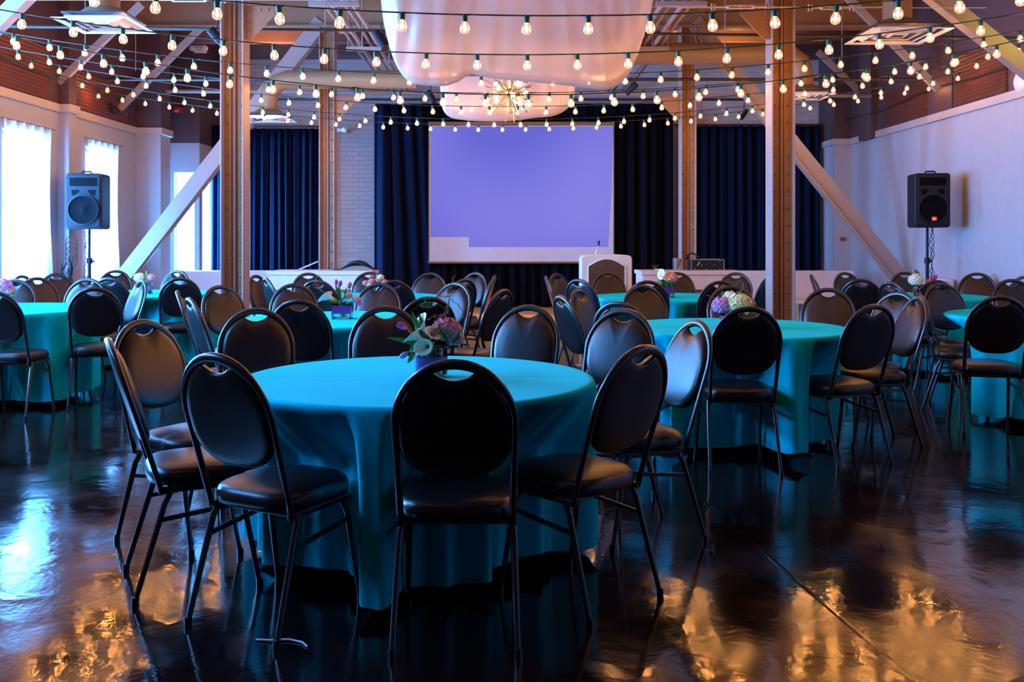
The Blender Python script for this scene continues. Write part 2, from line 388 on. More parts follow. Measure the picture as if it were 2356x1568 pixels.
# corrugated panels high on the walls
def corrug(name, X, s, y0, y1, z0, z1, label):
    n = int((z1 - z0) / .022)
    pts = [(X + s * (.012 + .022 * (k % 2)), z0 + (z1 - z0) * k / n) for k in range(n + 1)]
    vs = [(x, y, z) for y in (y0, y1) for x, z in pts] ; k = len(pts)
    vs += [(X + s * .001, y, z) for y in (y0, y1) for _, z in pts]
    fs = [(i, i + 1, i + 1 + k, i + k) for i in range(k - 1)]
    fs += [(i, i + 2 * k, i + 1 + 2 * k, i + 1) for i in range(k - 1)] + [(i + k, i + 1 + k, i + 1 + 3 * k, i + 3 * k) for i in range(k - 1)]
    tag(MB().add(vs, fs).obj(name, M_rust), label, 'wall panel', 'rust red corrugated panels above the trim')
corrug('corrugated_panel', XL, 1, 9.2, 11.25, 3.0, 3.62, 'rust red corrugated panel high on left wall above leftmost window')
corrug('corrugated_panel', XL, 1, 11.9, 13.6, 3.0, 3.5, 'rust red corrugated panel high on left wall above window behind the speaker')
corrug('corrugated_panel', XR, -1, 10.65, 11.9, 3.0, 3.62, 'rust red corrugated panel high on right wall, the nearer one')
corrug('corrugated_panel', XR, -1, 12.7, 14.0, 3.0, 3.5, 'rust red corrugated panel high on right wall, the farther one')

# ------------------------------------------------------------------ ceiling structure
cb = MB()
for y in (3.2, 5.9, 7.4, 10.2, 11.7, 14.75): cb.box(XL, XR, y - .09, y + .09, 4.45, ZC)
k = 0
for y, z0 in ((3.2, 4.45), (5.9, 4.45), (7.4, 4.5), (10.2, 4.45), (11.7, 4.4), (14.75, 4.38)):
    o = MB().box(XL, XR, y - .09, y + .09, z0, ZC).obj('trim_%d' % (3 + k), M_joist); struct(o); k += 1
for y in (8.7, 13.2):
    g = MB().box(XL, XR, y - .01, y + .01, 4.28, 4.72).box(XL, XR, y - .11, y + .11, 4.26, 4.29).box(XL, XR, y - .11, y + .11, 4.70, 4.73)
    struct(g.obj('trim_%d' % (3 + k), M_beam)); k += 1
struct(MB().box(XL, XR, 15.95, YB, 4.42, 4.68).obj('trim_%d' % (3 + k), M_joist)); k += 1
struct(MB().box(XL, XR, 11.85, 14.6, 4.80, 4.88).box(XL, XR, 14.95, 16.28, 4.72, 4.80).obj('trim_%d' % (3 + k), M_plaster)); k += 1
# girders along the room over the column rows
for sx in (-1, 1):
    struct(MB().box(sx * 2.48 - .09, sx * 2.48 + .09, Y0, YB, 4.5, 4.86).obj('trim_%d' % (3 + k), M_beam)); k += 1

# ------------------------------------------------------------------ riveted columns
def column(X, Y, label, sx):
    c = thing('steel_column', label, 'column', (X, Y, 0), 0, 'riveted steel columns')
    hw, hd, zt = .105, .11, 4.28
    MB().box(-hw + .012, hw - .012, -.008, .008, 0, zt).obj('web', M_riv, c)
    for s in (-1, 1):
        f = MB(); x = s * hw
        f.box(min(x, x - s * .014), max(x, x - s * .014), -hd, hd, 0, zt)
        f.obj('flange', M_beamL, c, bevel=.003)
        g = MB(); x0, x1 = sorted((s * (hw - .014), s * (hw - .075)))
        g.box(x0, x1, -.020, -.008, 0, zt)
        z = .1
        while z < zt:
            g.ball((s * (hw - .045), -.021, z), .016, 10, 6, (1, .8, 1))
            z += .154
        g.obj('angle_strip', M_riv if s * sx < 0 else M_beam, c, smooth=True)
    MB().tube([(.004, -.03, z * .25 + .0) for z in range(0, 17)], .009, 8).obj('conduit', M_cond, c, smooth=True)
    MB().box(-.17, .17, -.17, .17, 0, .02).obj('base_plate', M_riv, c)
    s = -sx                                  # gusset towards the room centre
    zg = 3.46 if Y < 10 else 3.30
    gs = MB().prism([(s * hw, zg), (s * (hw + .27), zg), (s * (hw + .27), zg - .08), (s * (hw + .06), zg - .30), (s * hw, zg - .30)], -.06, -.045)
    gs.box(min(s * hw, s * (hw + .27)), max(s * hw, s * (hw + .27)), -.09, .06, zg, zg + .012)
    for i in range(3):
        gs.ball((s * (hw + .04), -.063, zg - .06 - i * .08), .013, 8, 4, (1, .6, 1)); gs.ball((s * (hw + .07 + i * .07), -.063, zg - .035), .012, 8, 4, (1, .6, 1))
    gs.obj('gusset_plate', M_beam, c, smooth=True)
    return c
column(-2.48, 8.7, 'near left brown riveted steel column', -1)
column(2.48, 8.7, 'near right brown riveted steel column rising behind the right table', 1)
column(-2.48, 13.2, 'far left steel column behind the long white counter', -1)
column(2.48, 13.2, 'far right steel column beside the stage curtain', 1)
for s, X1, lab in ((-1, XL + .06, 'pale diagonal steel brace running from far left column down to the left wall'), (1, XR - .08, 'pale diagonal steel brace running from far right column down to the right wall')):
    b = MB(); p, q = Vector((s * 2.56, 13.2, 4.35)), Vector((abs(X1) * s, 13.2, .72))
    b.beam(p, q, .10, .23, (0, 0, 1)); b.beam(p + Vector((0, -.01, -.15)), q + Vector((0, -.01, -.15)), .16, .02)
    b.box(*sorted((q.x - .12, q.x + .12)), 13.0, 13.4, .60, .74).box(q.x - .1, q.x + .1, 13.02, 13.38, 0, .6)
    tag(b.obj('diagonal_brace', M_beamL), lab, 'brace', 'diagonal steel braces')
for s, lab in ((-1, 'pale diagonal brace cutting the top left corner of the photo'), (1, 'diagonal brace cutting the top right corner of the photo, tinted green')):
    b = MB(); p, q = Vector((s * 2.56, 8.7, 4.62)), Vector((s * 5.35, 8.7, 2.42 if s > 0 else 2.62))
    if s < 0: p = Vector((-3.4, 8.7, 4.55))
    b.beam(p, q, .08, .14); b.beam(p + Vector((0, -.01, -.10)), q + Vector((0, -.01, -.10)), .12, .014)
    tag(b.obj('diagonal_brace', M_beamL), lab, 'brace', 'diagonal steel braces')
for (a, b_, Y, lab) in (((135, 190), (262, 70), 11.56, 'thin knee brace high on left wall beside the ceiling vent'), ((275, 250), (428, 98), 13.3, 'thin knee brace on the left wall near the back corner'),
                        ((2158, 205), (1995, 40), 12.1, 'thin knee brace on right wall behind right ceiling vent'), ((2028, 258), (1930, 165), 15.0, 'thin knee brace high on the right wall near the back corner')):
    p, q = P(*a, Y), P(*b_, Y); q = q + (q - p) * .5
    tag(MB().beam(p, q, .06, .085).obj('knee_brace', M_beamL), lab, 'brace', 'thin knee braces under the ceiling')

# pipes, conduits, tie rods
def pipe(name, pts, r, m, label, cat='pipe', group=None, n=10):
    return tag(MB().tube(pts, r, n).obj(name, m, smooth=True), label, cat, group)
pipe('lighting_pipe', [P(-20, 60, 9.05), P(2400, 88, 9.05)], .014, M_pipe, 'thin dark pipe crossing the whole ceiling nearest the camera', group='dark lighting pipes across the ceiling')
pipe('lighting_pipe', [(-5.3, 12.6, 3.46), (5.4, 12.6, 3.46)], .02, M_pipe, 'dark pipe crossing behind the white canopy at mid ceiling', group='dark lighting pipes across the ceiling')
pipe('lighting_pipe', [(-5.3, 15.5, 3.62), (5.4, 15.5, 3.62)], .022, M_pipe, 'dark pipe crossing just above the stage curtain', group='dark lighting pipes across the ceiling')
pipe('sprinkler_pipe', [(-5.3, 14.2, 3.55), (-3.2, 14.2, 3.55), (5.4, 14.2, 3.48)], .026, M_cond, 'pale sprinkler pipe running across below the far beams')
for s in (-1, 1):
    side = 'left' if s < 0 else 'right'
    for i in range(4):
        x = s * (1.62 + .11 * i); z = 3.82 + .03 * (i % 2)
        pipe('conduit', [(x, 6, z), (x, 11, z), (x + .05 * s, 13, z + .02), (x + .05 * s, 16.2, z)], .019 if i % 2 else .027, M_cond,
             'pale conduit along the ceiling %s of the canopy, %s of four' % (side, ['innermost', 'second from inside', 'third from inside', 'outermost'][i]), group='conduits running to the stage')
    for j, (y, w_) in enumerate(((9.8, .45), (12.1, .45))):
        h_ = MB().box(s * 1.78 - .26, s * 1.78 + .26, y - .03, y + .03, 3.74, 3.785)
        h_.tube([(s * 1.78 - .24, y, 3.78), (s * 1.78 - .24, y, 4.6)], .006).tube([(s * 1.78 + .24, y, 3.78), (s * 1.78 + .24, y, 4.6)], .006)
        tag(h_.obj('conduit_hanger', M_cond), '%s strut hanger under the %s conduit bundle' % (['nearer', 'farther'][j], side), 'pipe hanger', 'conduit hangers')
for (x0, x1, py, lab) in ((1645, 1762, 16, 'white turnbuckle left of near right column at the top'), (1868, 1955, 18, 'white turnbuckle right of near right column at the top'), (362, 510, 0, 'white turnbuckle left of near left column at the top edge')):
    Y = 8.4; a, b_ = P(x0, py, Y), P(x1, py, Y); m = MB(); L = b_ - a
    m.tube([a + L * .25 + Vector((0, 0, .012)), a + L * .75 + Vector((0, 0, .012))], .006).tube([a + L * .25 - Vector((0, 0, .012)), a + L * .75 - Vector((0, 0, .012))], .006)
    m.ball(a + L * .25, .018, 8, 6).ball(a + L * .75, .018, 8, 6).tube([a, a + L * .25], .006).tube([a + L * .75, b_], .006)
    m.tube([a + Vector((0, 0, .02)), a - Vector((.03, 0, -.03)), a - Vector((.03, 0, .03)), a - Vector((0, 0, .02))], .006, 6, True).tube([b_ + Vector((0, 0, .02)), b_ + Vector((.03, 0, .03)), b_ + Vector((.03, 0, -.03)), b_ - Vector((0, 0, .02))], .006, 6, True)
    m.tube([a - Vector((1.2, 0, 0)), a], .003, 5).tube([b_, b_ + Vector((1.2, 0, 0))], .003, 5)
    tag(m.obj('turnbuckle', M_box, smooth=True), lab, 'turnbuckle', 'turnbuckles on the tie rods')
for (px, Y, lab) in ((748, 9.6, 'thin steel rod hanging above the left conduit hanger'), (833, 11, 'thin steel rod hanging left of the canopy'), (1668, 11, 'thin steel rod hanging right of the canopy'), (1937, 12.2, 'thin steel rod hanging below the right duct'), (196, 10.5, 'thin steel rod hanging below left ceiling vent'), (312, 12.2, 'thin steel rod hanging in front of left back corner')):
    x = P(px, 0, Y).x
    tag(MB().tube([(x, Y, 3.5), (x, Y, 4.8)], .006, 6).obj('hanging_rod', M_cond), lab, 'rod', 'thin hanging rods')

# ducts and diffusers
def diffuser(X, Y, Z, w, ly, dr, label, duct_pts, duct_label):
    d = thing('ceiling_vent', label, 'air vent', (X, Y, Z), 0, 'square ceiling vents')
    f = MB(); a, b = w / 2, ly / 2
    for k_ in range(4):
        o1, o2 = 1 - k_ * .24, 1 - k_ * .24 - (.14 if k_ == 0 else .10)
        z1, z2 = (0, .004) if k_ == 0 else (.03, .0)
        vs = []
        for q, z in ((o1, z1), (o2, z2)):
            for sx, sy in ((-1, -1), (1, -1), (1, 1), (-1, 1)): vs.append((a * q * sx, b * q * sy, z))
        f.add(vs, [(i, (i + 1) % 4, (i + 1) % 4 + 4, i + 4) for i in range(4)])
    f.obj('louvre', M_box, d, solid=.006)
    MB().box(-a * .82, a * .82, -b * .82, b * .82, .05, .06).obj('back_plate', M_pipe, d)
    MB().lathe([(a * .75, .06), (dr * 1.15, .13)], 24).obj('collar', M_duct, d, smooth=True)
    tag(MB().tube(duct_pts, dr, 24).obj('round_duct', M_duct, smooth=True), duct_label, 'duct', 'round air ducts')
diffuser(-3.2, 7.6, 3.05, .60, .58, .115, 'square white ceiling vent at upper left', [(-3.2, 7.6, 3.18), (-3.2, 7.6, 3.5), (-3.2, 7.6, 4.45)], 'tan round duct feeding the upper left vent')
diffuser(3.28, 8.05, 3.06, .66, .66, .118, 'square ceiling vent at upper right under a tan duct', [(3.28, 8.05, 3.19), (3.28, 8.05, 3.45), (3.27, 8.05, 3.6), (3.2, 8.05, 3.75), (3.08, 8.05, 3.9), (2.9, 8.05, 4.1)], 'tan round duct curving down to upper right vent')
diffuser(-3.15, 12.6, 2.93, .62, .62, .12, 'far ceiling vent left of the far left column', [(-3.15, 12.6, 3.06), (-3.15, 12.6, 3.2), (-3.12, 12.6, 3.32), (-3.02, 12.6, 3.42), (-2.9, 12.6, 3.46), (-2.2, 12.6, 3.46), (-1.2, 12.6, 3.46)], 'far left round duct with an elbow above the far vent')
diffuser(3.85, 12.4, 3.2, .62, .62, .14, 'far ceiling vent just right of the near right column', [(3.82, 12.4, 3.34), (3.82, 12.4, 3.5), (3.78, 12.4, 3.64), (3.66, 12.4, 3.73), (3.5, 12.4, 3.76), (2.4, 12.4, 3.76), (1.3, 12.4, 3.76)], 'large tan round duct crossing right of the canopy')

# black track spotlights
def spot(px, py, Y, ax, az, label, r=.042):
    c = P(px, py, Y); d = Vector((ax, -.3, az)).normalized(); m = MB()
    t_ = thing('track_spotlight', label, 'spotlight', c, 0, 'black track spotlights')
    MB().tube([d * -.09, d * -.02, d * .10], [r * .75, r, r], 14).obj('can', M_plastic, t_, smooth=True)
    MB().tube([d * .05, (0, 0, .08), (0, 0, .17)], .007, 8).obj('yoke', M_pipe, t_, smooth=True)
spot(877, 92, 9.0, .5, -.8, 'black spotlight at the left edge of the white canopy', .05)
spot(810, 200, 12.6, .6, -.5, 'black spotlight just right of the far left column')
spot(992, 222, 12.6, .4, -.8, 'black spotlight above the stage curtain at the canopy bottom')
spot(500, 86, 9.0, -.5, .6, 'small black spotlight left of near left column')
spot(1452, 205, 12.6, .5, .5, 'black spotlight under the right end of the canopy')
spot(1712, 262, 14.5, -.4, -.5, 'small spotlight left of near right column over the right curtain', .035)
spot(262, 252, 13.0, -.6, .5, 'blue lit spotlight on the left wall above the trim', .04)
# wall devices
def device(px, py, Y, label):
    c = P(px, py, Y); t_ = thing('emergency_light', label, 'emergency light', c)
    MB().box(-.1, .1, 0, .08, -.06, .06).obj('housing', M_box, t_, bevel=.015)
    for s in (-1, 1): MB().lathe([(.02, -.06), (.045, -.05), (.045, 0)], 14, (s * .1, -.02, 0), 'y').obj('lamp_head', M_box, t_, smooth=True)
device(459, 112, 15.12, 'white emergency light high in the left back corner')
sd = P(2343, 193, 10.4); sd.x = XR - .06
tag(MB().lathe([(.07, 0), (.12, .03), (.12, .06), (.06, .06)], 20, (0, 0, 0), 'x').obj('smoke_alarm', M_box, smooth=True), 'round white alarm on right wall trim at the right edge', 'alarm').location = (XR - .06, 10.35, 3.06)
bc = P(405, 252, 15.0); tag(MB().ball(bc, .06, 10, 6, (1.2, 1, .8)).box(bc.x - .05, bc.x + .05, bc.y, 15.2, bc.z - .03, bc.z + .04).obj('fire_beacon', M_red, smooth=True), 'small red fire alarm beacon in left back corner', 'fire alarm')
tag(MB().box(5.39, 5.45, 15.46, 15.5, 1.33, 1.39).box(5.405, 5.435, 15.44, 15.46, 1.345, 1.375).obj('fire_pull_station', M_red, bevel=.004), 'small red fire alarm switch on right back pilaster', 'fire alarm')
for s, px in ((-1, 905), (1, 0)):
    pass
fc = P(783, 298, 15.9); tag(MB().box(fc.x - .07, fc.x + .07, 15.9, 16.3, fc.z - .02, fc.z + .02).ball((fc.x + .08, 15.88, fc.z), .05, 10, 6).obj('security_camera', M_box, smooth=True), 'small white security camera on brick left of stage curtain', 'camera')

# ------------------------------------------------------------------ string lights
gb = MB().lathe([(.011, -.030), (.012, -.036), (.019, -.044), (.0235, -.055), (.025, -.066), (.0235, -.077), (.018, -.086), (.010, -.0905), (.0005, -.092)], 16)
bulb_me = None
def parab(p1, p2, p3):
    (x1, y1), (x2, y2), (x3, y3) = p1, p2, p3
    A = ((y3 - y1) / (x3 - x1) - (y2 - y1) / (x2 - x1)) / (x3 - x2); B = (y2 - y1) / (x2 - x1) - A * (x1 + x2); C = y1 - A * x1 * x1 - B * x1
    return lambda x: A * x * x + B * x + C
strings = [  # depth, three bulb centres in the photo, x of a reference bulb, label
    (4.73, (211, 3), (1212, 68), (2328, 5), 1212, 'string of globe bulbs nearest the camera, uppermost across the white canopy'),
    (5.80, (45, 56), (1208, 152), (2332, 60), 1208, 'second nearest string of globe bulbs, crossing the lower half of the canopy'),
    (6.85, (18, 101), (1217, 240), (2338, 116), 1217, 'third nearest string of globe bulbs, sagging just below the large canopy'),
    (8.10, (10, 93), (1109, 193), (2324, 94), 1109, 'fourth string of globe bulbs, passing behind the large canopy swag'),
    (9.30, (22, 128), (1200, 230), (2313, 124), 1267, 'fifth string of globe bulbs, crossing just behind the starburst chandelier'),
    (10.15, (189, 174), (1130, 260), (2339, 134), 1130, 'sixth string of globe bulbs, crossing in front of small rear canopy'),
    (11.30, (180, 196), (1139, 288), (2215, 179), 1139, 'second farthest string of globe bulbs, just above the projection screen'),
    (12.30, (221, 221), (1154, 299), (2158, 201), 1154, 'farthest and lowest string of globe bulbs, touching the screen top')]
proto_b = None
for Y, a, b, c, xr, lab in strings:
    q = [P(*p, Y) for p in (a, b, c)]; fz = parab(*[(v.x, v.z + .066) for v in q])
    xl, xh = -5.3, 5.45
    s = thing('string_light', lab, 'string lights', (0, Y, 0), 0, 'strings of globe bulbs')
    MB().tube([(xl + (xh - xl) * i / 90, .002 * math.sin(i * 1.7), fz(xl + (xh - xl) * i / 90) + .003) for i in range(91)], .0042, 6).obj('cord', M_cord, s, smooth=True)
    x0 = (xr - VX) * Y / F; k0 = math.ceil((xl - x0) / .305)
    x = x0 + k0 * .305
    while x < xh:
        if proto_b is None:
            soc = MB().lathe([(.012, .004), (.0145, 0), (.0145, -.034), (.012, -.036)], 12).obj('socket', M_green, None, smooth=True)
            blb = gb.obj('bulb', M_glass, None, smooth=True)
            cor = MB().ball((0, 0, -.062), .0085, 6, 4, (1, 1, 1.3)).obj('filament', M_core, None)
            proto_b = (soc, blb, cor)
        else:
            soc, blb, cor = [o.copy() for o in proto_b]
            for o in (soc, blb, cor): COL.objects.link(o)
        soc.parent = s; blb.parent = soc if False else s; cor.parent = blb
        tilt = random.uniform(-.09, .09)
        for o in (soc, blb): o.location = (x, 0, fz(x)); o.rotation_euler = (random.uniform(-.05, .05), tilt, 0)
        blb.rotation_euler = soc.rotation_euler
        x += .305 * random.uniform(.985, 1.015)
for s, X, lab in ((-1, XL + .12, 'thin cable along left wall holding the string light ends'), (1, XR - .10, 'thin cable along right wall holding the string light ends')):
    m = MB().tube([(X, 3 + i * .7, 3.27 + .03 * math.cos(i * 1.4)) for i in range(19)], .007, 6)
    tag(m.obj('support_cable', M_cord, smooth=True), lab, 'cable', 'cables holding the string lights')

# ------------------------------------------------------------------ canopy swags and chandelier
def swag(pts, Y, dy, label, seed, wav):
    path = []
    n = len(pts)
    def cr(t):
        i = min(int(t), n - 2); f = t - i; g = lambda k: Vector(pts[max(0, min(n - 1, k))])
        p0, p1, p2, p3 = g(i - 1), g(i), g(i + 1), g(i + 2)
        return .5 * ((2 * p1) + (p2 - p0) * f + (2 * p0 - 5 * p1 + 4 * p2 - p3) * f * f + (3 * p1 - p0 - 3 * p2 + p3) * f ** 3)
    NU, NV = 120, 40
    top = -150
    def fn(u, v):
        e = cr(u * (n - 1)); xc = (pts[0][0] + pts[-1][0]) / 2
        # v<.62: front sheet from ceiling line down to the edge; beyond: rolls under and back
        if v < .66:
            t = v / .66
            tx = pts[0][0] + (pts[-1][0] - pts[0][0]) * (.0 + 1.0 * u)
            x = tx + (e.x - tx) * t ** .8; y = top + (e.y - top) * t
            bulge = -.10 * math.sin(t * PI) ** .8 - .05 * math.sin(u * PI)
            fold = .030 * noise.noise(Vector((u * 9 + seed, t * .8, 0))) + .014 * noise.noise(Vector((u * 26, t * 1.2, seed)))
            w_ = P(x, y, Y); return (w_.x, Y + bulge + fold, w_.z)
        t = (v - .66) / .34
        w_ = P(e.x, e.y, Y); zc = .22
        fold = .020 * noise.noise(Vector((u * 10 + seed, t * 2, 3)))
        sc = 1 - .05 * t
        return (w_.x * sc + P(xc, 0, Y).x * (1 - sc), Y - .05 * math.sin(u * PI) + dy * t, w_.z + (.30 * t ** 1.6) + fold * t)
    o = MB().grid(fn, NU, NV).obj('fabric_swag', M_canopy, smooth=True, auto=False)
    tw = P(pts[0][0], top, Y), P(pts[-1][0], top, Y)
    for i in range(5):
        x = tw[0].x + (tw[1].x - tw[0].x) * i / 4
        for y in (Y - .02, Y + dy * .8): MB().tube([(x, y, tw[0].z - .05 if y < Y else P(0, 200, Y).z + .3), (x, y, ZC)], .003, 5).obj('hanging_wire', M_cond, o)
    return tag(o, label, 'ceiling drape', 'draped satin ceiling swags')
swag([(872, -150), (877, 10), (893, 100), (915, 158), (945, 190), (985, 197), (1020, 198), (1050, 190), (1078, 174), (1115, 178), (1160, 184), (1230, 190), (1300, 197), (1350, 203), (1392, 207), (1420, 198), (1448, 170), (1470, 120), (1492, 50), (1503, 0), (1530, -150)],
     7.45, .8, 'large pinkish white satin swag hanging over the centre of the room', 2.0, 0)
swag([(1000, 60), (1008, 150), (1013, 215), (1018, 250), (1035, 270), (1070, 277), (1120, 280), (1175, 279), (1230, 272), (1270, 268), (1300, 255), (1318, 232), (1324, 200), (1330, 120), (1335, 60)],
     10.6, .8, 'smaller pinkish white satin swag behind the starburst chandelier', 8.0, 0)
ch = thing('starburst_chandelier', 'gold starburst chandelier with round glowing bulbs between the canopy swags', 'chandelier', P(1172, 213, 9.0))
MB().ball((0, 0, 0), .045, 16, 12).obj('core', M_gold, ch, smooth=True)
MB().tube([(0, 0, 0), (0, 0, .9)], .008).obj('stem', M_gold, ch)
random.seed(11)
for i in range(64):
    z = 1 - 2 * (i + .5) / 64; a = i * 2.39996; r = math.sqrt(1 - z * z); d = Vector((r * math.cos(a), r * math.sin(a), z)); L = random.uniform(.22, .30)
    MB().tube([d * .04, d * L], .0042, 5).obj('spike', M_gold, ch)
for i in range(11):
    z = .75 - 1.5 * (i + .5) / 11; a = i * 2.39996 + .7; r = math.sqrt(1 - z * z); d = Vector((r * math.cos(a), r * math.sin(a), z))
    MB().ball(d * .155, .022, 10, 8).obj('bulb', M_chcore, ch, smooth=True)
# ------------------------------------------------------------------ stage, curtains, screen, podium, counters
st = thing('stage', 'low light wood stage in front of the projection screen', 'stage', (0, 13.6, 0))
MB().box(-3.45, 3.25, -1.75, 2.65, .19, .25).obj('deck', M_wood, st, bevel=.004)
MB().box(-3.43, 3.23, -1.73, -1.70, 0, .19).box(-3.43, -3.40, -1.7, 2.6, 0, .19).box(3.20, 3.23, -1.7, 2.6, 0, .19).obj('skirt', M_wood, st)

def curtain(x0, x1, z0, z1, Y, amp, nf, seed, label, m, lean=0, top_in=0, gather=None):
    def fn(u, v):
        ph = u * nf * 2 * PI + .6 * math.sin(u * 17 + seed) + .25 * math.sin(v * 3 + u * 9)
        am = amp * (.75 + .45 * noise.noise(Vector((u * 5, seed, v))) + .25 * (1 - v))
        x = x0 + (x1 - x0) * u + lean * (1 - v) * u + .25 * amp * math.cos(ph)
        return (x, Y + am * math.sin(ph) + .3 * amp * math.sin(ph * 2.3 + seed), z0 + (z1 - z0) * v)
    o = MB().grid(fn, max(40, int(nf * 12)), 14).obj('stage_curtain', m, smooth=True, solid=.004, auto=False)
    return tag(o, label, 'curtain', 'dark velvet drapes on the back wall')
def PX(px, Y): return (px - VX) * Y / F
def PZ(py, Y): return H - (py - VY) * Y / F
Yc = 15.55
curtain(PX(858, Yc), PX(990, Yc), .25, PZ(240, Yc), Yc, .07, 4.5, 1, 'navy velvet drape left of the projection screen', M_velvet, .25)
curtain(PX(1405, Yc), PX(1546, Yc), .25, PZ(262, Yc), Yc, .06, 5, 2, 'black velvet drape right of the projection screen', M_velvetb)
curtain(PX(975, Yc), PX(1420, Yc), .25, PZ(598, Yc), Yc + .05, .05, 17, 3, 'dark pleated drape hanging below the projection screen', M_velvetb)
curtain(PX(858, Yc), PX(1545, Yc), PZ(300, Yc), PZ(236, Yc), Yc + .12, .03, 22, 4, 'black pleated valance above the projection screen', M_velvetb)
Yd = 16.0
curtain(PX(470, Yd), PX(560, Yd), .1, PZ(290, Yd), Yd - .1, .06, 6, 5, 'navy drape just left of the near left column', M_velvet, -.05)
curtain(PX(575, Yd), PX(742, Yd), .26, PZ(296, Yd), Yd, .06, 9, 6, 'navy velvet drape between the two left columns', M_velvet)
curtain(PX(1560, Yd), PX(1885, Yd), .26, PZ(290, Yd), Yd, .06, 15, 7, 'black drape behind the right columns', M_velvet)
# curtain rods
for x0, x1, z, lab in ((PX(468, Yd), PX(745, Yd), PZ(291, Yd), 'curtain rod over the left back drapes'), (PX(1550, Yd), PX(1890, Yd), PZ(287, Yd), 'curtain rod over right back drape')):
    tag(MB().tube([(x0, Yd, z), (x1, Yd, z)], .015, 8).box(x0 + .1, x0 + .13, Yd, YB, z - .01, z + .01).box(x1 - .13, x1 - .1, Yd, YB, z - .01, z + .01).obj('curtain_rod', M_pipe), lab, 'curtain rod')

sc = thing('projection_screen', 'large projection screen glowing lavender blue at the centre of the stage', 'projection screen', (0, 15.4, 0))
Ys = 15.4
sx0, sx1, sz0, sz1 = PX(988, Ys), PX(1411, Ys), PZ(601, Ys), PZ(289, Ys)
MB().box(sx0, sx1, .0, .012, sz0, sz1).obj('screen_fabric', mat('screen_fabric', (.60, .60, .64), .8), sc)
fr = MB().box(sx0 - .02, sx1 + .02, -.01, .03, sz0 - .03, sz0).box(sx0 - .02, sx1 + .02, -.02, .06, sz1, sz1 + .06).box(sx0 - .015, sx0, -.006, .02, sz0, sz1).box(sx1, sx1 + .015, -.006, .02, sz0, sz1)
fr.obj('frame', M_riv, sc)
pj = MB(); pts = [(990, 300), (1411, 293), (1407, 430), (1399, 568), (1079, 568), (1079, 545), (990, 545)]
pts = [(990, 291), (1411, 291), (1407, 430), (1399, 568), (1079, 568), (1079, 545), (990, 545)]
pj.add([(PX(x, Ys), -.003, PZ(y, Ys)) for x, y in pts], [tuple(range(len(pts)))]); pj.obj('projected_image', projection_mat(), sc)

# podium
pd = thing('podium', 'cream podium with dark burl front panel and gooseneck microphone', 'podium', (PX(1394.5, 11.5), 11.55, 0))
hw = .305; zt = 1.175
def arch(w_, z0, z1, r, n=10, drop=.03):
    pts = [(-w_, z0), (w_, z0)]
    for i in range(n + 1):
        t_ = i / n; pts.append((w_ - r + r * math.cos(t_ * PI / 2), z1 - drop - r + r * math.sin(t_ * PI / 2)))
    for i in range(1, n): u = i / n; pts.append(((w_ - r) * (1 - 2 * u), z1 - drop + drop * math.sin(u * PI)))
    for i in range(n + 1):
        t_ = i / n; pts.append((-(w_ - r) - r * math.sin(t_ * PI / 2), z1 - drop - r + r * math.cos(t_ * PI / 2)))
    return pts
MB().prism(arch(hw, 0, zt, .05, drop=.012), -.12, .25).obj('shell', M_pod, pd, smooth=True, bevel=.012)
MB().prism([(-.215, .1), (.215, .1), (.215, 1.03)] + [(.215 - .43 * i / 12, 1.03 + .085 * math.sin(PI * i / 12)) for i in range(1, 12)] + [(-.215, 1.03)], -.128, -.118).obj('front_panel', M_burl, pd)
rim = [(-.222, -.125, .1), (-.222, -.125, 1.03)] + [(-.222 + .444 * i / 12, -.125, 1.03 + .092 * math.sin(PI * i / 12)) for i in range(1, 12)] + [(.222, -.125, 1.03), (.222, -.125, .1)]
MB().tube(rim, .009, 6).obj('panel_rim', M_sw, pd, smooth=True)
mc = MB().tube([(-.12, .05, zt - .01), (-.10, .04, zt + .07), (-.085, .02, zt + .11)], .005, 8).obj('microphone_stem', M_metal, pd, smooth=True)
MB().tube([(-.088, .02, zt + .105), (-.082, .0, zt + .135), (-.075, -.01, zt + .16)], .011, 8).tube([(-.10, .02, zt + .15), (-.08, 0, zt + .14)], .007, 6).obj('microphone_clip', M_plastic, pd, smooth=True)

def counter(x0, x1, Y, z, label, slope):
    t_ = thing('white_counter', label, 'counter', ((x0 + x1) / 2, Y, .25), 0, 'long white counters'); w_ = (x1 - x0) / 2
    MB().box(-w_, w_, -.35, .35, z - .30, z - .25).obj('top', M_wh, t_, bevel=.006)
    MB().box(-w_ + .02, w_ - .02, -.33, .33, z - .49, z - .30).obj('apron', M_wh, t_, bevel=.004)
    MB().box(-w_ + .06, w_ - .06, -.28, .28, z - .54, z - .49).obj('base_frame', M_duct, t_)
    for sx in (-1, 1):
        for sy in (-1, 1): MB().box(*sorted((sx * (w_ - .05), sx * (w_ - .11))), *sorted((sy * .30, sy * .24)), 0, z - .49).obj('leg', M_wh, t_)
    return t_
counter(-3.10, -1.75, 12.65, .945, 'long white counter at the left end of the stage', 0)
counter(1.72, 3.05, 12.65, .945, 'long white counter at right of the podium', 0)
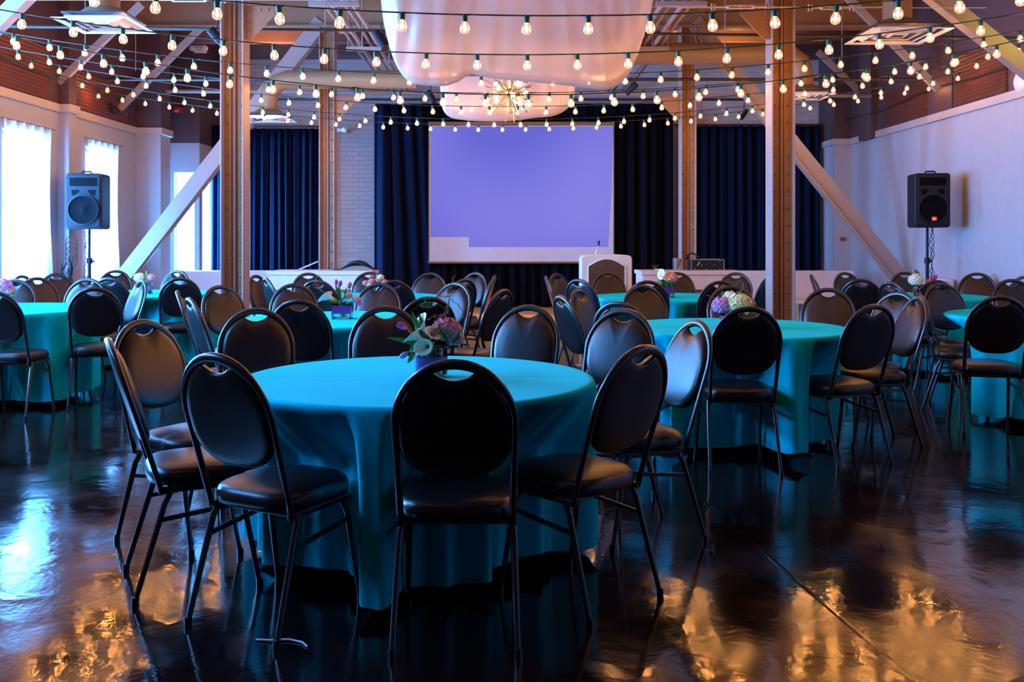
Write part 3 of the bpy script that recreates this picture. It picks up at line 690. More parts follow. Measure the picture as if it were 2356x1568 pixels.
# things on the counters
kz = .947
rk = thing('laptop_stand', 'small white wire rack on the left counter beside the far column', 'rack', (-2.62, 12.6, kz))
MB().tube([(-.15, 0, .005), (.12, 0, .12), (.12, 0, .005)], .006).tube([(-.15, .15, .005), (.12, .15, .12), (.12, .15, .005)], .006).obj('frame', M_metal, rk)
MB().tube([(-.15, 0, .005), (-.15, .15, .005)], .005).tube([(.12, 0, .12), (.12, .15, .12)], .005).obj('crossbar', M_metal, rk)
cable = MB()
random.seed(5)
for j in range(7):
    cable.tube([(-2.28 + .62 * (i / 14) , 12.55 + .07 * math.sin(i * .9 + j), kz + .012 + (.055 + .01 * j) * max(0, math.sin(PI * (i - 2) / 10)) * (1 if 2 < i < 12 else 0)) for i in range(15)], .006, 6)
tag(cable.obj('cable_pile', M_plastic, smooth=True), 'loose heap of black cables on the left white counter', 'cables')
rc = thing('road_case', 'black road case with silver edges on the right white counter', 'equipment case', (2.63, 12.72, kz))
cw_ = .215
MB().box(-cw_, cw_, -.14, .14, 0, .14).obj('body', M_plastic, rc)
e_ = MB()
for z in (0, .14):
    for y in (-.14, .14): e_.beam((-cw_, y, z), (cw_, y, z), .012, .012)
for x in (-cw_, cw_):
    for y in (-.14, .14): e_.beam((x, y, 0), (x, y, .14), .012, .012)
e_.obj('edge_trim', M_metal, rc)
for x, z in ((-.17, .02), (-.08, .07), (.09, .07), (-.02, .012), (.16, .012), (.16, .12)): MB().ball((x, -.145, z), .008, 8, 5).obj('rivet', M_metal, rc)
MB().tube([(-.14, -.15, .06), (-.10, -.15, .11)], .006).obj('latch', M_metal, rc)
hp = MB().tube([(2.45 + .07 * math.cos(a * PI / 8), 12.7, kz + .16 + .06 * math.sin(a * PI / 8)) for a in range(9)], .01, 8).ball((2.38, 12.7, kz + .17), .03, 10, 6).ball((2.52, 12.7, kz + .17), .03, 10, 6)
tag(hp.obj('headphones', M_plastic, smooth=True), 'black headphones lying on top of the road case', 'headphones')
mx_ = MB(); mx_.box(2.20, 2.30, 12.55, 12.8, kz, kz + .165)
o_ = thing('equipment_box', 'small silver equipment box left of the far right column', 'box', (2.25, 12.66, kz)); MB().box(-.05, .05, -.1, .1, 0, .16).obj('body', M_metal, o_, bevel=.006)
for i in range(4): MB().ball((-.02 + .013 * i, -.105, .04 + .03 * i), .011, 8, 5).obj('knob', M_plastic, o_)
tag(MB().lathe([(.011, -.05), (.011, .05)], 10, (1.98, 12.5, kz + .012), 'x').obj('marker_pen', M_sw, smooth=True), 'white marker pen lying at left end of right counter', 'pen')
sp_ = MB()
for a in (-.5, .4, 1.2): sp_.tube([(1.93, 12.6, kz), (1.93 + .02 * a, 12.6, kz + .04), (1.93 + .05 * a, 12.6, kz + .07)], .003, 5)
tag(sp_.obj('leaf_sprig', M_leaf), 'tiny green sprig on the right white counter behind the pen', 'sprig')

# banquettes (white upholstered benches) along the back corners
def bench(x0, x1, y, label):
    t_ = thing('banquette', label, 'bench', ((x0 + x1) / 2, y, 0), 0, 'white upholstered banquettes'); w_ = (x1 - x0) / 2
    MB().box(-w_, w_, .45, .62, 0, .885).obj('backrest', M_wh, t_, bevel=.03)
    MB().box(-w_, w_, -.12, .45, .12, .48).obj('seat', M_wh, t_, bevel=.03)
    MB().box(-w_ + .05, w_ - .05, -.05, .4, 0, .12).obj('plinth', M_pipe, t_)
bench(3.32, 5.22, 13.9, 'white banquette with low back along the right back corner')
bench(-4.95, -3.50, 13.9, 'white banquette beneath the left back window')
t_ = thing('banquette', 'white banquette along the right wall ending at the diagonal brace', 'bench', (5.3, 11.9, 0), 0, 'white upholstered banquettes')
MB().box(.08, .22, -.1, 1.0, 0, .86).obj('backrest', M_wh, t_, bevel=.03)
t_ = thing('white_low_table', 'low white table in front of the right banquette', 'table', (3.65, 12.9, 0))
MB().box(-.42, .42, -.28, .28, .50, .545).obj('tabletop', M_wh, t_, bevel=.006)
for sx in (-1, 1):
    for sy in (-1, 1): MB().box(sx * .36 - .025, sx * .36 + .025, sy * .22 - .025, sy * .22 + .025, 0, .50).obj('leg', M_wh, t_)
cd = thing('candle_jar', 'small dark jar with green top on the low white table', 'jar', (3.75, 12.75, .545))
MB().lathe([(.045, 0), (.05, .02), (.05, .12), (.04, .13)], 16).obj('jar', M_pipe, cd, smooth=True)
MB().ball((0, 0, .16), .045, 10, 8, (1, 1, 1.2)).obj('moss', M_leaf, cd, smooth=True)

# speakers on stands
def speaker(X, Y, zb, sc_, rz, label, slabel, badge):
    t_ = thing('loudspeaker', label, 'speaker', (X, Y, zb), rz, 'loudspeakers on stands'); w_, h_, d_ = .205 * sc_, .655 * sc_, .32
    def rr(w2, z0, z1, r):
        pts = []
        for cx, cz, a0 in ((w2 - r, z0 + r, -90), (w2 - r, z1 - r, 0), (-w2 + r, z1 - r, 90), (-w2 + r, z0 + r, 180)):
            for i in range(6): a = math.radians(a0 + i * 18); pts.append((cx + r * math.cos(a), cz + r * math.sin(a)))
        return pts
    MB().prism(rr(w_, 0, h_, .035), -.0, d_).obj('cabinet', M_plastic, t_, smooth=True, bevel=.012)
    MB().prism(rr(w_ * .88, .03, h_ * .955, .03), -.012, .0).obj('baffle', M_plastic, t_, bevel=.004)
    cz = h_ * .345; R = w_ * .83
    MB().lathe([(R * 1.06, -.012), (R * 1.06, -.034), (R * .98, -.038), (R * .93, -.02)], 40, (0, 0, cz), 'y', cap=False).obj('grille_ring', M_plastic, t_, smooth=True)
    MB().lathe([(R * .96, -.026), (R * .82, -.022), (R * .4, -.015), (R * .2, -.022), (.001, -.028)], 40, (0, 0, cz), 'y', cap=False).obj('woofer', M_cone, t_, smooth=True)
    hn = MB(); z0, z1 = h_ * .77, h_ * .92
    hn.add([(-w_ * .76, -.0125, z0), (w_ * .76, -.0125, z0), (w_ * .76, -.0125, z1), (-w_ * .76, -.0125, z1), (-w_ * .12, .06, z0 + .03), (w_ * .12, .06, z0 + .03), (w_ * .12, .06, z1 - .03), (-w_ * .12, .06, z1 - .03)],
           [(0, 1, 5, 4), (1, 2, 6, 5), (2, 3, 7, 6), (3, 0, 4, 7), (4, 5, 6, 7)])
    for v in range(4, 8): hn.v[v] = (hn.v[v][0], -.0135, hn.v[v][2])
    hn.obj('horn', M_cone, t_, smooth=False)
    for s in (-1, 1):
        MB().prism([(s * w_ * .66, h_ * .70), (s * w_ * .26, h_ * .70), (s * w_ * .24, h_ * .675), (s * w_ * .44, h_ * .615), (s * w_ * .62, h_ * .60)], -.0155, -.0125).obj('port', M_cone, t_)
    MB().tube([(-.06, .1, h_ + .0), (-.05, .1, h_ + .025), (.05, .1, h_ + .025), (.06, .1, h_)], .011).obj('handle', M_plastic, t_, smooth=True)
    if badge:
        bz = .105
        bd = MB().box(-.022, .034, -.044, -.036, bz - .022, bz + .022).obj('badge', emit_mat('red_lit_badge', (1, .035, .015), 1.6, False), t_, bevel=.003)
        tx = bpy.data.curves.new('lettering', 'FONT'); tx.body = 'JBL'; tx.size = .028; tx.extrude = .0008; tx.align_x = 'CENTER'
        to = bpy.data.objects.new('lettering', tx); COL.objects.link(to)
        dg = bpy.context.evaluated_depsgraph_get(); me = bpy.data.meshes.new_from_object(to.evaluated_get(dg)); bpy.data.objects.remove(to)
        me.materials.append(emit_mat('badge_letters', (1, .75, .6), 1.0, False)); to = bpy.data.objects.new('lettering', me); COL.objects.link(to); to.parent = bd
        to.rotation_euler = (PI / 2, 0, 0); to.location = (.006, -.0455, bz - .010)
    s_ = thing('speaker_stand', slabel, 'speaker stand', (X, Y + .15, 0), rz, 'tripod speaker stands')
    MB().tube([(0, 0, .1), (0, 0, 1.1)], .021, 12).tube([(0, 0, 1.05), (0, 0, zb + .02)], .016, 12).obj('pole', M_plastic, s_, smooth=True)
    MB().lathe([(.034, 1.06), (.034, 1.13)], 14).tube([(0, 0, 1.09), (.06, 0, 1.09)], .012, 8).obj('clamp', M_plastic, s_, smooth=True)
    for i in range(3):
        a = i * 2 * PI / 3 + .5; d = Vector((math.cos(a), math.sin(a), 0))
        if s_.location.x + abs(d.x) * .36 > 9: pass
        MB().beam(Vector((0, 0, .75)) + d * .03, d * .30 + Vector((0, 0, .02)), .022, .012).beam(Vector((0, 0, .22)) + d * .02, d * .22 + Vector((0, 0, .30)), .016, .008).obj('leg', M_plastic, s_)
    return t_
speaker(PX(2146, 11.5), 11.5, PZ(523, 11.5), 1.0, -.12, 'black loudspeaker with red lit badge in front of the right wall', 'black speaker stand by the right wall', True)
speaker(PX(193, 11.3), 11.3, PZ(527, 11.3), 1.01, .10, 'loudspeaker lit blue in front of the left windows', 'black speaker stand before the left windows', False)
random.seed(3)
for (bx, by, z0, z1, sp, lab) in ((PX(2146, 11.6), 11.62, .7, 1.50, .03, 'thin black cables wound around the right speaker stand'), (PX(196, 11.4), 11.42, .6, 1.45, .02, 'thin dark cables wound down the left speaker stand')):
    m = MB()
    for j in range(3): m.tube([(bx + (sp * .35 + .006 * j) * math.sin(i * .7 + j * 2) * (1 + .4 * math.sin(i)), by + sp * math.cos(i * 1.1 + j * 2), z0 + (z1 - z0) * i / 26) for i in range(27)], .004, 5)
    tag(m.obj('speaker_cable', M_plastic, smooth=True), lab, 'cable', 'cables on the speaker stands')
m = MB()
for j in range(26):
    a, h_ = random.random() * 6, random.uniform(.25, .9)
    m.tube([(XL + .16 + .05 * math.sin(a + i * .8) + .03 * j / 26, 11.42 + .07 * math.cos(a * 2 + i * .9), .02 + h_ * i / 10 * 1.25) for i in range(11)], random.uniform(.005, .011), 5)
for j in range(4):
    m.tube([(XL + .22 + .07 * math.cos(t_ * PI / 6), 11.42, 1.12 + .12 * j * .5 + .10 * math.sin(t_ * PI / 6)) for t_ in range(12)], .004, 5, True)
tag(m.obj('cable_bundle', M_plastic, smooth=True), 'tangled dark cable bundle hanging on left wall pilaster beside the speaker', 'cables')

# ------------------------------------------------------------------ chairs
def backY(z): return .095 - .175 * ((z - .40) / .56) ** 1.05 if z > .40 else .095
def make_chair(label):
    t_ = thing('banquet_chair', label, 'chair')
    # frame loop
    pts = []; rs = []
    side = []
    for i in range(7): side.append((.186 + .008 * i / 6, .40 + (.755 - .40) * i / 6))
    top = [(.194 * math.cos(a), .755 + .203 * math.sin(a)) for a in [PI * i / 28 for i in range(1, 28)]]
    pl = side + top + [(-x, z) for x, z in side[::-1]]
    for x, z in pl:
        pts.append((x, backY(z), z)); rs.append(.0125 + .0055 * max(0, min(1, (z - .86) / .09)))
    MB().tube(pts, rs, 10, flat=.85, nrm=(0, 1, .3)).obj('back_frame', M_frame, t_, smooth=True, auto=False)
    # padded back with hand-hold notch
    out = []; n = 44; W = .184; zc = .745
    for i in range(n + 1):
        u = W * math.cos(PI * i / n); z = zc + .200 * math.sqrt(max(0, 1 - (u / W) ** 2))
        if abs(u) < .070:
            k_ = (u / .070) ** 2; z = min(z, .903 + .030 * k_)
        out.append((u, z))
    for i in range(1, n):
        u = -W * math.cos(PI * i / n); s_ = max(0, 1 - abs(u / W) ** 2.6) ** (1 / 2.3); out.append((u, .715 - .145 * s_))
    mb = MB(); prof = [(1.0, 0), (1.0, .006), (.975, .017), (.92, .026), (.80, .032), (.55, .036), (.25, .037)]
    nn = len(out)
    for sgn, sc_ in ((1, 1.0), (-1, .5)):
        vs = []
        for f_, d in prof:
            for u, z in out:
                zz = .75 + (z - .75) * f_; vs.append((u * f_, backY(zz) + sgn * d * sc_, zz))
        vs.append((0, backY(.75) + sgn * .037 * sc_, .75)); fs = []
        for r_ in range(len(prof) - 1):
            for i in range(nn):
                q = (r_ * nn + i, r_ * nn + (i + 1) % nn, (r_ + 1) * nn + (i + 1) % nn, (r_ + 1) * nn + i); fs.append(q if sgn > 0 else q[::-1])
        c_ = len(vs) - 1; L = (len(prof) - 1) * nn
        for i in range(nn):
            q = (L + i, L + (i + 1) % nn, c_); fs.append(q if sgn > 0 else q[::-1])
        mb.add(vs, fs)
    mb.obj('backrest', M_vinyl, t_, smooth=True, auto=False)
    # seat cushion
    out = []; n = 56
    for i in range(n):
        a = 2 * PI * i / n; c_, s_ = math.cos(a), math.sin(a); e = 3.6 if s_ < 0 else 2.7
        r_ = (abs(c_) ** e + abs(s_) ** e) ** (-1 / e); w_ = .212 if s_ > 0 else .200
        out.append((r_ * c_ * w_, .268 + r_ * s_ * .212))
    prof = [(.90, .418), (.985, .424), (1.0, .445), (.99, .462), (.955, .476), (.90, .484), (.70, .494), (.4, .499), (.12, .50)]
    vs = []; fs = []
    for f_, z in prof:
        for x, y in out: vs.append((x * f_, .268 + (y - .268) * f_, z))
    for r_ in range(len(prof) - 1):
        for i in range(n): fs.append((r_ * n + i, r_ * n + (i + 1) % n, (r_ + 1) * n + (i + 1) % n, (r_ + 1) * n + i))
    fs.append(tuple(range(n))[::-1]); fs.append(tuple(range((len(prof) - 1) * n, len(prof) * n)))
    MB().add(vs, fs).obj('seat', M_vinyl, t_, smooth=True, auto=False)
    f_ = MB()
    for s_ in (-1, 1): f_.beam((s_ * .182, .085, .408), (s_ * .178, .42, .408), .022, .022)
    f_.beam((-.178, .41, .405), (.178, .41, .405), .02, .02).beam((-.18, .13, .405), (.18, .13, .405), .02, .02)
    f_.obj('seat_frame', M_frame, t_, bevel=.004)
    for s_ in (-1, 1):
        MB().tube([(s_ * .186, .13, .405), (s_ * .192, .105, .36), (s_ * .204, .0, .012)], [.0125, .0125, .010], 8).tube([(s_ * .204, .0, 0), (s_ * .204, .001, .03)], .0135, 10).obj('leg', M_frame, t_, smooth=True)
        MB().tube([(s_ * .18, .365, .405), (s_ * .186, .39, .36), (s_ * .20, .455, .012)], [.0125, .0125, .010], 8).tube([(s_ * .20, .456, 0), (s_ * .20, .455, .03)], .0135, 10).obj('leg', M_frame, t_, smooth=True)
        MB().beam((s_ * .194, .085, .30), (s_ * .19, .40, .33), .010, .016).obj('side_brace', M_frame, t_)
    return t_
# tables: centre x, y, name
TB = {'A': (-.385, 4.09, 'nearest'), 'B': (1.527, 6.42, 'right middle'), 'C': (-1.236, 7.12, 'left middle'), 'D': (1.62, 9.85, 'podium side'),
      'E': (-1.38, 9.85, 'left stage side'), 'F': (-4.29, 8.15, 'left edge'), 'G': (-3.98, 10.5, 'far left'), 'H': (4.24, 9.95, 'far right'), 'I': (4.2, 7.4, 'right edge')}
# chairs: photo x of back, depth, facing vector, table, label
CH = [
 (1042, 3.03, 0, 1, 'A', 'large black chair seen from behind at the front centre of the nearest table'),
 (490, 3.20, .48, .88, 'A', 'black chair at the left front of the nearest table, angled away'),
 (255, 3.69, .9, .44, 'A', 'black chair seen edge on at the far left of the nearest table'),
 (337, 4.50, .88, -.47, 'A', 'brown lit chair at the left side of the nearest table, second from the left'),
 (595, 5.25, .33, -.94, 'A', 'brown lit chair facing us at left of the far side of nearest table'),
 (890, 5.42, .08, -1, 'A', 'worn tan lit chair facing us directly left of the nearest flowers'),
 (1214, 5.50, -.35, -.94, 'A', 'blue lit chair facing us right of the nearest flowers'),
 (1430, 5.20, -.5, -.86, 'A', 'cracked pale blue lit chair between the nearest and right middle tables'),
 (1476, 3.44, -.70, .71, 'A', 'black chair at the right front of the nearest table, angled away'),
 (1594, 4.50, -.94, -.33, 'A', 'narrow blue lit chair behind the right front chair, facing left'),
 (1728, 5.42, 0, 1, 'B', 'black chair seen from behind at front of the right middle table'),
 (2016, 5.62, -.39, .92, 'B', 'black chair at the right front of the right middle table'),
 (2108, 6.4, -1, -.05, 'B', 'chair seen edge on leaning right beside the right middle table'),
 (2060, 6.9, -.87, -.5, 'B', 'pinkish lit chair behind right front chair of the right middle table'),
 (1900, 7.45, -.35, -.94, 'B', 'lavender lit chair facing us at far right of the right middle table'),
 (1678, 7.85, -.05, -1, 'B', 'brown chair facing us directly behind the pink and lime flowers'),
 (1477, 8.0, .3, -.95, 'B', 'dark brown chair facing us left of the lime hydrangeas'),
 (1427, 5.85, .55, .83, 'B', 'black chair peeking out behind the cracked pale blue chair'),
 (1333, 7.3, .87, -.5, 'B', 'narrow grey chair at the far left of the right middle table'),
 (1296, 6.5, .93, .35, 'B', 'narrow dark blue chair at the left of the right middle table'),
 (1660, 8.8, -.1, 1, 'D', 'black chair seen from behind at near right of the podium side table'),
 (1492, 8.85, .1, 1, 'D', 'black chair seen from behind at near left of the podium side table'),
 (1334, 9.2, .7, .7, 'D', 'blue chair at left of the podium side table turned away'),
 (1282, 10.75, .8, -.6, 'D', 'grey brown chair facing right below the screen'),
 (1260, 9.95, 1, .05, 'D', 'chair seen edge on at far left of the podium side table'),
 (1398, 11.12, .15, -1, 'D', 'dark brown chair facing us in front of the podium'),
 (1556, 11.1, -.05, -1, 'D', 'dark chair facing us in front of the right white counter'),
 (1690, 11.0, -.45, -.89, 'D', 'grey chair at far right of podium side table by counter end'),
 (1766, 9.7, -.8, .6, 'D', 'dark chair half hidden behind the near right column'),
 (990, 10.9, -.1, -.97, 'E', 'pale blue lit chair facing us left below the screen'),
 (1093, 11.1, -.6, -.8, 'E', 'pale narrow chair facing left beneath the screen centre'),
 (1066, 9.25, -.7, .7, 'E', 'dark chair turned away behind a pale blue chair at left stage side table'),
 (1134, 10.2, -1, .1, 'E', 'chair seen edge on leaning right before the stage'),
 (904, 8.95, 0, 1, 'E', 'black chair seen from behind hiding pink flowers'),
 (728, 9.0, .25, .97, 'E', 'blue black chair seen from behind at left of the left stage side table'),
 (712, 10.9, .4, -.92, 'E', 'brown lit chair facing us in front of left white counter'),
 (852, 11.2, 0, -1, 'E', 'brown chair facing us behind small pink flowers by the left counter'),
 (592, 10.2, .93, -.36, 'E', 'white lit narrow chair just right of near left column'),
 (614, 9.5, .85, .5, 'E', 'blue narrow chair just right of the near left column, turned away'),
 (1046, 8.45, -.55, -.83, 'C', 'pale blue lit chair facing left at the right of the left middle table'),
 (1155, 7.3, -.85, .52, 'C', 'black narrow chair between nearest table blue chair and stage'),
 (983, 6.35, -.3, .95, 'C', 'black chair seen from behind just above the nearest flowers'),
 (683, 6.05, .1, 1, 'C', 'navy black chair seen from behind at near left of left middle table'),
 (680, 8.2, .2, -.98, 'C', 'golden brown lit chair facing us at far left of left middle table'),
 (874, 8.3, -.1, -1, 'C', 'dark maroon lit chair facing us behind the tulip vase'),
 (512, 7.9, .75, -.66, 'C', 'brown lit chair leaning against the near left column'),
 (438, 6.25, .85, .53, 'C', 'bright blue lit narrow chair at left of left middle table'),
 (412, 7.1, .9, .3, 'C', 'brown edged narrow chair just behind the bright blue narrow chair'),
 (410, 9.55, -.3, .95, 'G', 'black chair seen from behind at near right of far left table'),
 (411, 11.75, -.3, -.95, 'G', 'dark chair facing us beneath the left back window'),
 (270, 11.8, .25, -.97, 'G', 'brown lit chair facing us at foot of the left diagonal brace'),
 (246, 9.55, .1, 1, 'G', 'dark blue chair seen from behind at near side of far left table'),
 (133, 10.75, .75, -.66, 'G', 'dark blue chair beside the left speaker stand'),
 (327, 8.95, -.75, -.66, 'F', 'brilliant white lit chair facing left beside the left edge table'),
 (206, 9.3, .0, -1, 'F', 'blue lit chair facing us behind the left edge table'),
 (211, 7.6, -.3, .95, 'F', 'black chair seen from behind at right of left edge table'),
 (-24, 7.1, .0, 1, 'F', 'black chair cut off by the left edge of the photo'),
 (40, 9.1, .2, -.98, 'F', 'dark chair facing us with handle lit white behind the left edge table'),
 (90, 9.6, .8, -.6, 'G', 'pale grey narrow chair under the leftmost window'),
 (54, 10.15, .97, -.2, 'G', 'chair seen edge on under the leftmost window'),
 (2310, 6.45, .2, .98, 'I', 'black chair seen from behind at the right edge table'),
 (2322, 9.15, -.1, -1, 'I', 'brown chair facing us at far side of right edge table'),
 (2160, 8.35, .2, -.98, 'I', 'olive lit chair facing us beside the right edge table'),
 (2108, 7.75, .85, -.5, 'I', 'dark narrow chair beside the olive lit chair'),
 (2054, 8.6, .93, .35, 'H', 'small cream lit narrow chair top left of the olive chair'),
 (2160, 8.95, -.1, 1, 'H', 'black chair seen from behind hiding the far right flowers'),
 (1986, 9.2, .45, .89, 'H', 'navy chair seen from behind at near left of far right table'),
 (1942, 11.1, .35, -.94, 'H', 'olive green lit chair facing us at far left of far right table'),
 (1870, 10.4, .97, -.2, 'H', 'chair seen edge on right of the near right column'),
 (2078, 11.2, .05, -1, 'H', 'brown chair facing us at the foot of right diagonal brace'),
 (2243, 10.9, -.5, -.87, 'H', 'mauve lit chair facing us by the right wall'),
 (2352, 9.95, -.95, -.2, 'H', 'dark chair cut off by the right edge beside the wall'),
]
TN = {'A': 'chairs around the nearest table', 'B': 'chairs around the right middle table', 'C': 'chairs around the left middle table', 'D': 'chairs around the podium side table', 'E': 'chairs around the left stage side table',
      'F': 'chairs around the left edge table', 'G': 'chairs around the far left table', 'H': 'chairs around the far right table', 'I': 'chairs around the right edge table'}
proto = make_chair(CH[0][5]); placed = []
for i, (px, Y, fx, fy, tb, lab) in enumerate(CH):
    f_ = Vector((fx, fy)).normalized(); p = Vector((PX(px, Y - .06 * f_.y), Y)) + f_ * .06
    rz = math.atan2(f_.y, f_.x) - PI / 2
    if i == 0:
        proto.location = (p.x, p.y, 0); proto.rotation_euler = (0, 0, rz); proto['group'] = TN[tb]
    else: dup(proto, (p.x, p.y, 0), rz, lab, TN[tb])
    placed.append((p, f_))

# ------------------------------------------------------------------ tables and cloths
def table(key, seed):
    cx, cy, nm = TB[key]; R = .745; ZT = .762
    t_ = thing('round_table', 'round folding table beneath the %s turquoise cloth' % nm, 'table', (cx, cy, 0), 0, 'round tables under turquoise cloths')
    MB().lathe([(.70, ZT - .035), (.715, ZT - .03), (.715, ZT - .006), (.70, ZT - .004)], 48).obj('tabletop', M_wood, t_)
    for a in range(4):
        c_, s_ = math.cos(a * PI / 2 + .78), math.sin(a * PI / 2 + .78); MB().tube([(c_ * .3, s_ * .3, ZT - .035), (c_ * .33, s_ * .33, 0)], .014).obj('leg', M_frame, t_)
    NA = 432
    lim = []
    for k_ in range(NA):
        a = 2 * PI * k_ / NA; d = Vector((math.cos(a), math.sin(a))); r = .78
        for p, f_ in placed:
            if (p - Vector((cx, cy))).length > 1.6: continue
            rr = .35
            sd_ = Vector((f_.y, -f_.x))
            while rr < .9:
                q = Vector((cx, cy)) + d * rr - p; u, v = q.dot(sd_), q.dot(f_)
                if abs(u) < .218 and -.05 < v < .49: break
                rr += .01
            r = min(r, rr)
        lim.append(r)
    for _ in range(2):
        sm = [(lim[i - 1] + lim[i] + lim[(i + 1) % NA]) / 3 for i in range(NA)]; lim = [min(a, b) for a, b in zip(lim, sm)]
    lim = [min(lim[(i + j) % NA] for j in range(-1, 2)) for i in range(NA)]
    for _ in range(3): lim = [(lim[i - 1] + lim[i] + lim[(i + 1) % NA]) / 3 for i in range(NA)]
    rnd = random.Random(seed); ph = [rnd.random() * 6.28 for _ in range(6)]
    vs = [(0, 0, ZT + .002)]; fs = []; rings = []
    for r in (.15, .35, .55, .68, .725, .742): rings.append((r, ZT + .002, 0, 0))
    for (r, z) in ((.752, ZT - .004), (.757, ZT - .015)): rings.append((r, z, 0, 0))
    NZ = 26
    for i in range(1, NZ + 1):
        t = i / NZ; rings.append((.758 , ZT - .015 - (ZT - .075) * t, t, 1))
    for (r, z, t, sk) in rings:
        for k_ in range(NA):
            a = 2 * PI * k_ / NA
            rr, zz = r, z
            if sk:
                fold = (math.sin(a * 19 + ph[0] + 1.5 * math.sin(a * 3 + ph[1])) * .62 + math.sin(a * 29 + ph[2] + 2 * math.sin(a * 2 + ph[5])) * .34 + math.sin(a * 6 + ph[3]) * .3)
                sharp = math.copysign(abs(fold) ** .8, fold)
                rr = r + .012 * t + (.042 * sharp + .02) * min(1, t * 1.15) ** .6
                if z < .75:
                    w_ = min(1, max(0, (.745 - z) / .25))
                    tgt = lim[k_] - .032 + .040 * fold * min(1, t * 1.6)
                    if rr > tgt: rr = rr + (tgt - rr) * w_
                zz = z + .016 * math.sin(a * 4 + ph[4]) * t + .010 * fold * t
            vs.append((rr * math.cos(a), rr * math.sin(a), zz))
    for k_ in range(NA): fs.append((0, 1 + k_, 1 + (k_ + 1) % NA))
    for j in range(len(rings) - 1):
        for k_ in range(NA):
            a0 = 1 + j * NA; fs.append((a0 + k_, a0 + NA + k_, a0 + NA + (k_ + 1) % NA, a0 + (k_ + 1) % NA))
    o = MB().add(vs, fs).obj('tablecloth', M_cloth, smooth=True, auto=False); o.location = (cx, cy, 0)
    pos = {'A': 'turquoise floor length cloth on the large nearest round table', 'B': 'turquoise cloth on the right middle table with lime and pink flowers', 'C': 'turquoise cloth on the left middle table with the tulip vase',
           'D': 'turquoise cloth on the round table in front of the podium', 'E': 'turquoise cloth on the table before the left white counter', 'F': 'turquoise cloth lit blue on the table at left edge',
           'G': 'turquoise cloth on the far left table by the diagonal brace', 'H': 'turquoise cloth on the far right table before the right wall', 'I': 'turquoise cloth on the table cut by the right edge'}
    tag(o, pos[key], 'tablecloth', 'turquoise round tablecloths')
for i, k_ in enumerate(TB): table(k_, i + 3)

# ------------------------------------------------------------------ flowers
def hydrangea(c, r, m, name, par, seed, n=70):
    rnd = random.Random(seed); mb = MB().ball(c, r * .82, 12, 8, (1, 1, .85)); c = Vector(c)
    for i in range(n):
        z = 1 - 1.7 * (i + .5) / n; a = i * 2.39996; q = math.sqrt(max(0, 1 - z * z)); d = Vector((q * math.cos(a), q * math.sin(a), z * .85)).normalized()
        p = c + Vector((d.x, d.y, d.z * .85)) * r * rnd.uniform(.9, 1.05); a1 = d.orthogonal().normalized(); a2 = d.cross(a1); s = r * .23; ro = rnd.random() * 6
        for k_ in range(4):
            t0 = ro + k_ * PI / 2; e1 = a1 * math.cos(t0) + a2 * math.sin(t0); e2 = a1 * math.cos(t0 + .8) + a2 * math.sin(t0 + .8); e0 = a1 * math.cos(t0 - .8) + a2 * math.sin(t0 - .8)
            mb.add([p, p + e0 * s * .75 + d * s * .25, p + e1 * s * 1.25 + d * s * .1, p + e2 * s * .75 + d * s * .25], [(0, 1, 2, 3)])
    return mb.obj(name, m, par)
def lily(c, d, L, par, m=None):
    c = Vector(c); d = Vector(d).normalized(); a1 = d.orthogonal().normalized(); a2 = d.cross(a1)
    def fn(u, v):
        a = u * 2 * PI; fl = .12 + .9 * v ** 1.8; r = L * .42 * fl * (1 + .25 * math.cos(a)); h = L * (v + .28 * v * v * math.cos(a)) - L * .25 * v ** 4
        return c + d * h + (a1 * math.cos(a) + a2 * math.sin(a)) * r
    MB().grid(fn, 18, 10).obj('lily', m or M_lily, par, smooth=True, auto=False, solid=.001)
    MB().tube([(c.x * .3, c.y * .3, .08), c, c + d * L * .15], .0045, 6).obj('flower_stem', M_leaf, par, smooth=True)
def tulip(c, d, L, par, m=None):
    c = Vector(c); d = Vector(d).normalized(); a1 = d.orthogonal().normalized(); a2 = d.cross(a1); mb = MB()
    for k_ in range(6):
        a0 = k_ * PI / 3
        def fn(u, v):
            a = a0 + (u - .5) * 1.5 * math.sin(PI * min(1, v * .9 + .1)) ; r = L * .30 * math.sin(PI * (.12 + .72 * v)) * (1.0 if k_ % 2 else .93)
            return c + d * (L * v) + (a1 * math.cos(a) + a2 * math.sin(a)) * r
        mb.grid(fn, 4, 6)
    mb.obj('tulip', m or M_purp, par, smooth=True, auto=False)
    MB().tube([(c.x * .25, c.y * .25, .11), (c.x * .7, c.y * .7, .12 + (c.z - .12) * .6), c + d * .004], .003, 5).obj('flower_stem', M_leaf, par, smooth=True)
def leaf(p, q, w_, par, bend=.03, sink=None):
    p, q = Vector(p), Vector(q); d = q - p; s = d.cross(Vector((0, -1, .4))).normalized() * w_; up = Vector((0, 0, 1))
    def fn(u, v): return p + d * v + s * ((u - .5) * 2 * math.sin(PI * min(.97, v * .93 + .06)) ** .8) + up * (bend * math.sin(PI * v)) + Vector((0, -1, 0)) * .012 * (abs(u - .5) * 2) * math.sin(PI * v)
    MB().grid(fn, 4, 10).obj('leaf', M_leaf, par, smooth=True, auto=False)
def twig(pts, r, par):
    pts = [Vector(p) for p in pts]; P2 = []
    for i in range(len(pts) - 1):
        for j in range(5):
            t = j / 5; p = pts[i].lerp(pts[i + 1], t); P2.append(p + Vector((.006 * math.sin(i * 5 + j * 1.9), .006 * math.cos(i * 3 + j * 2.2), .005 * math.sin(j * 2.6 + i))))
    P2.append(pts[-1]); MB().tube(P2, [r * (1 - .6 * i / len(P2)) for i in range(len(P2))], 5).obj('twig', M_twig, par, smooth=True)
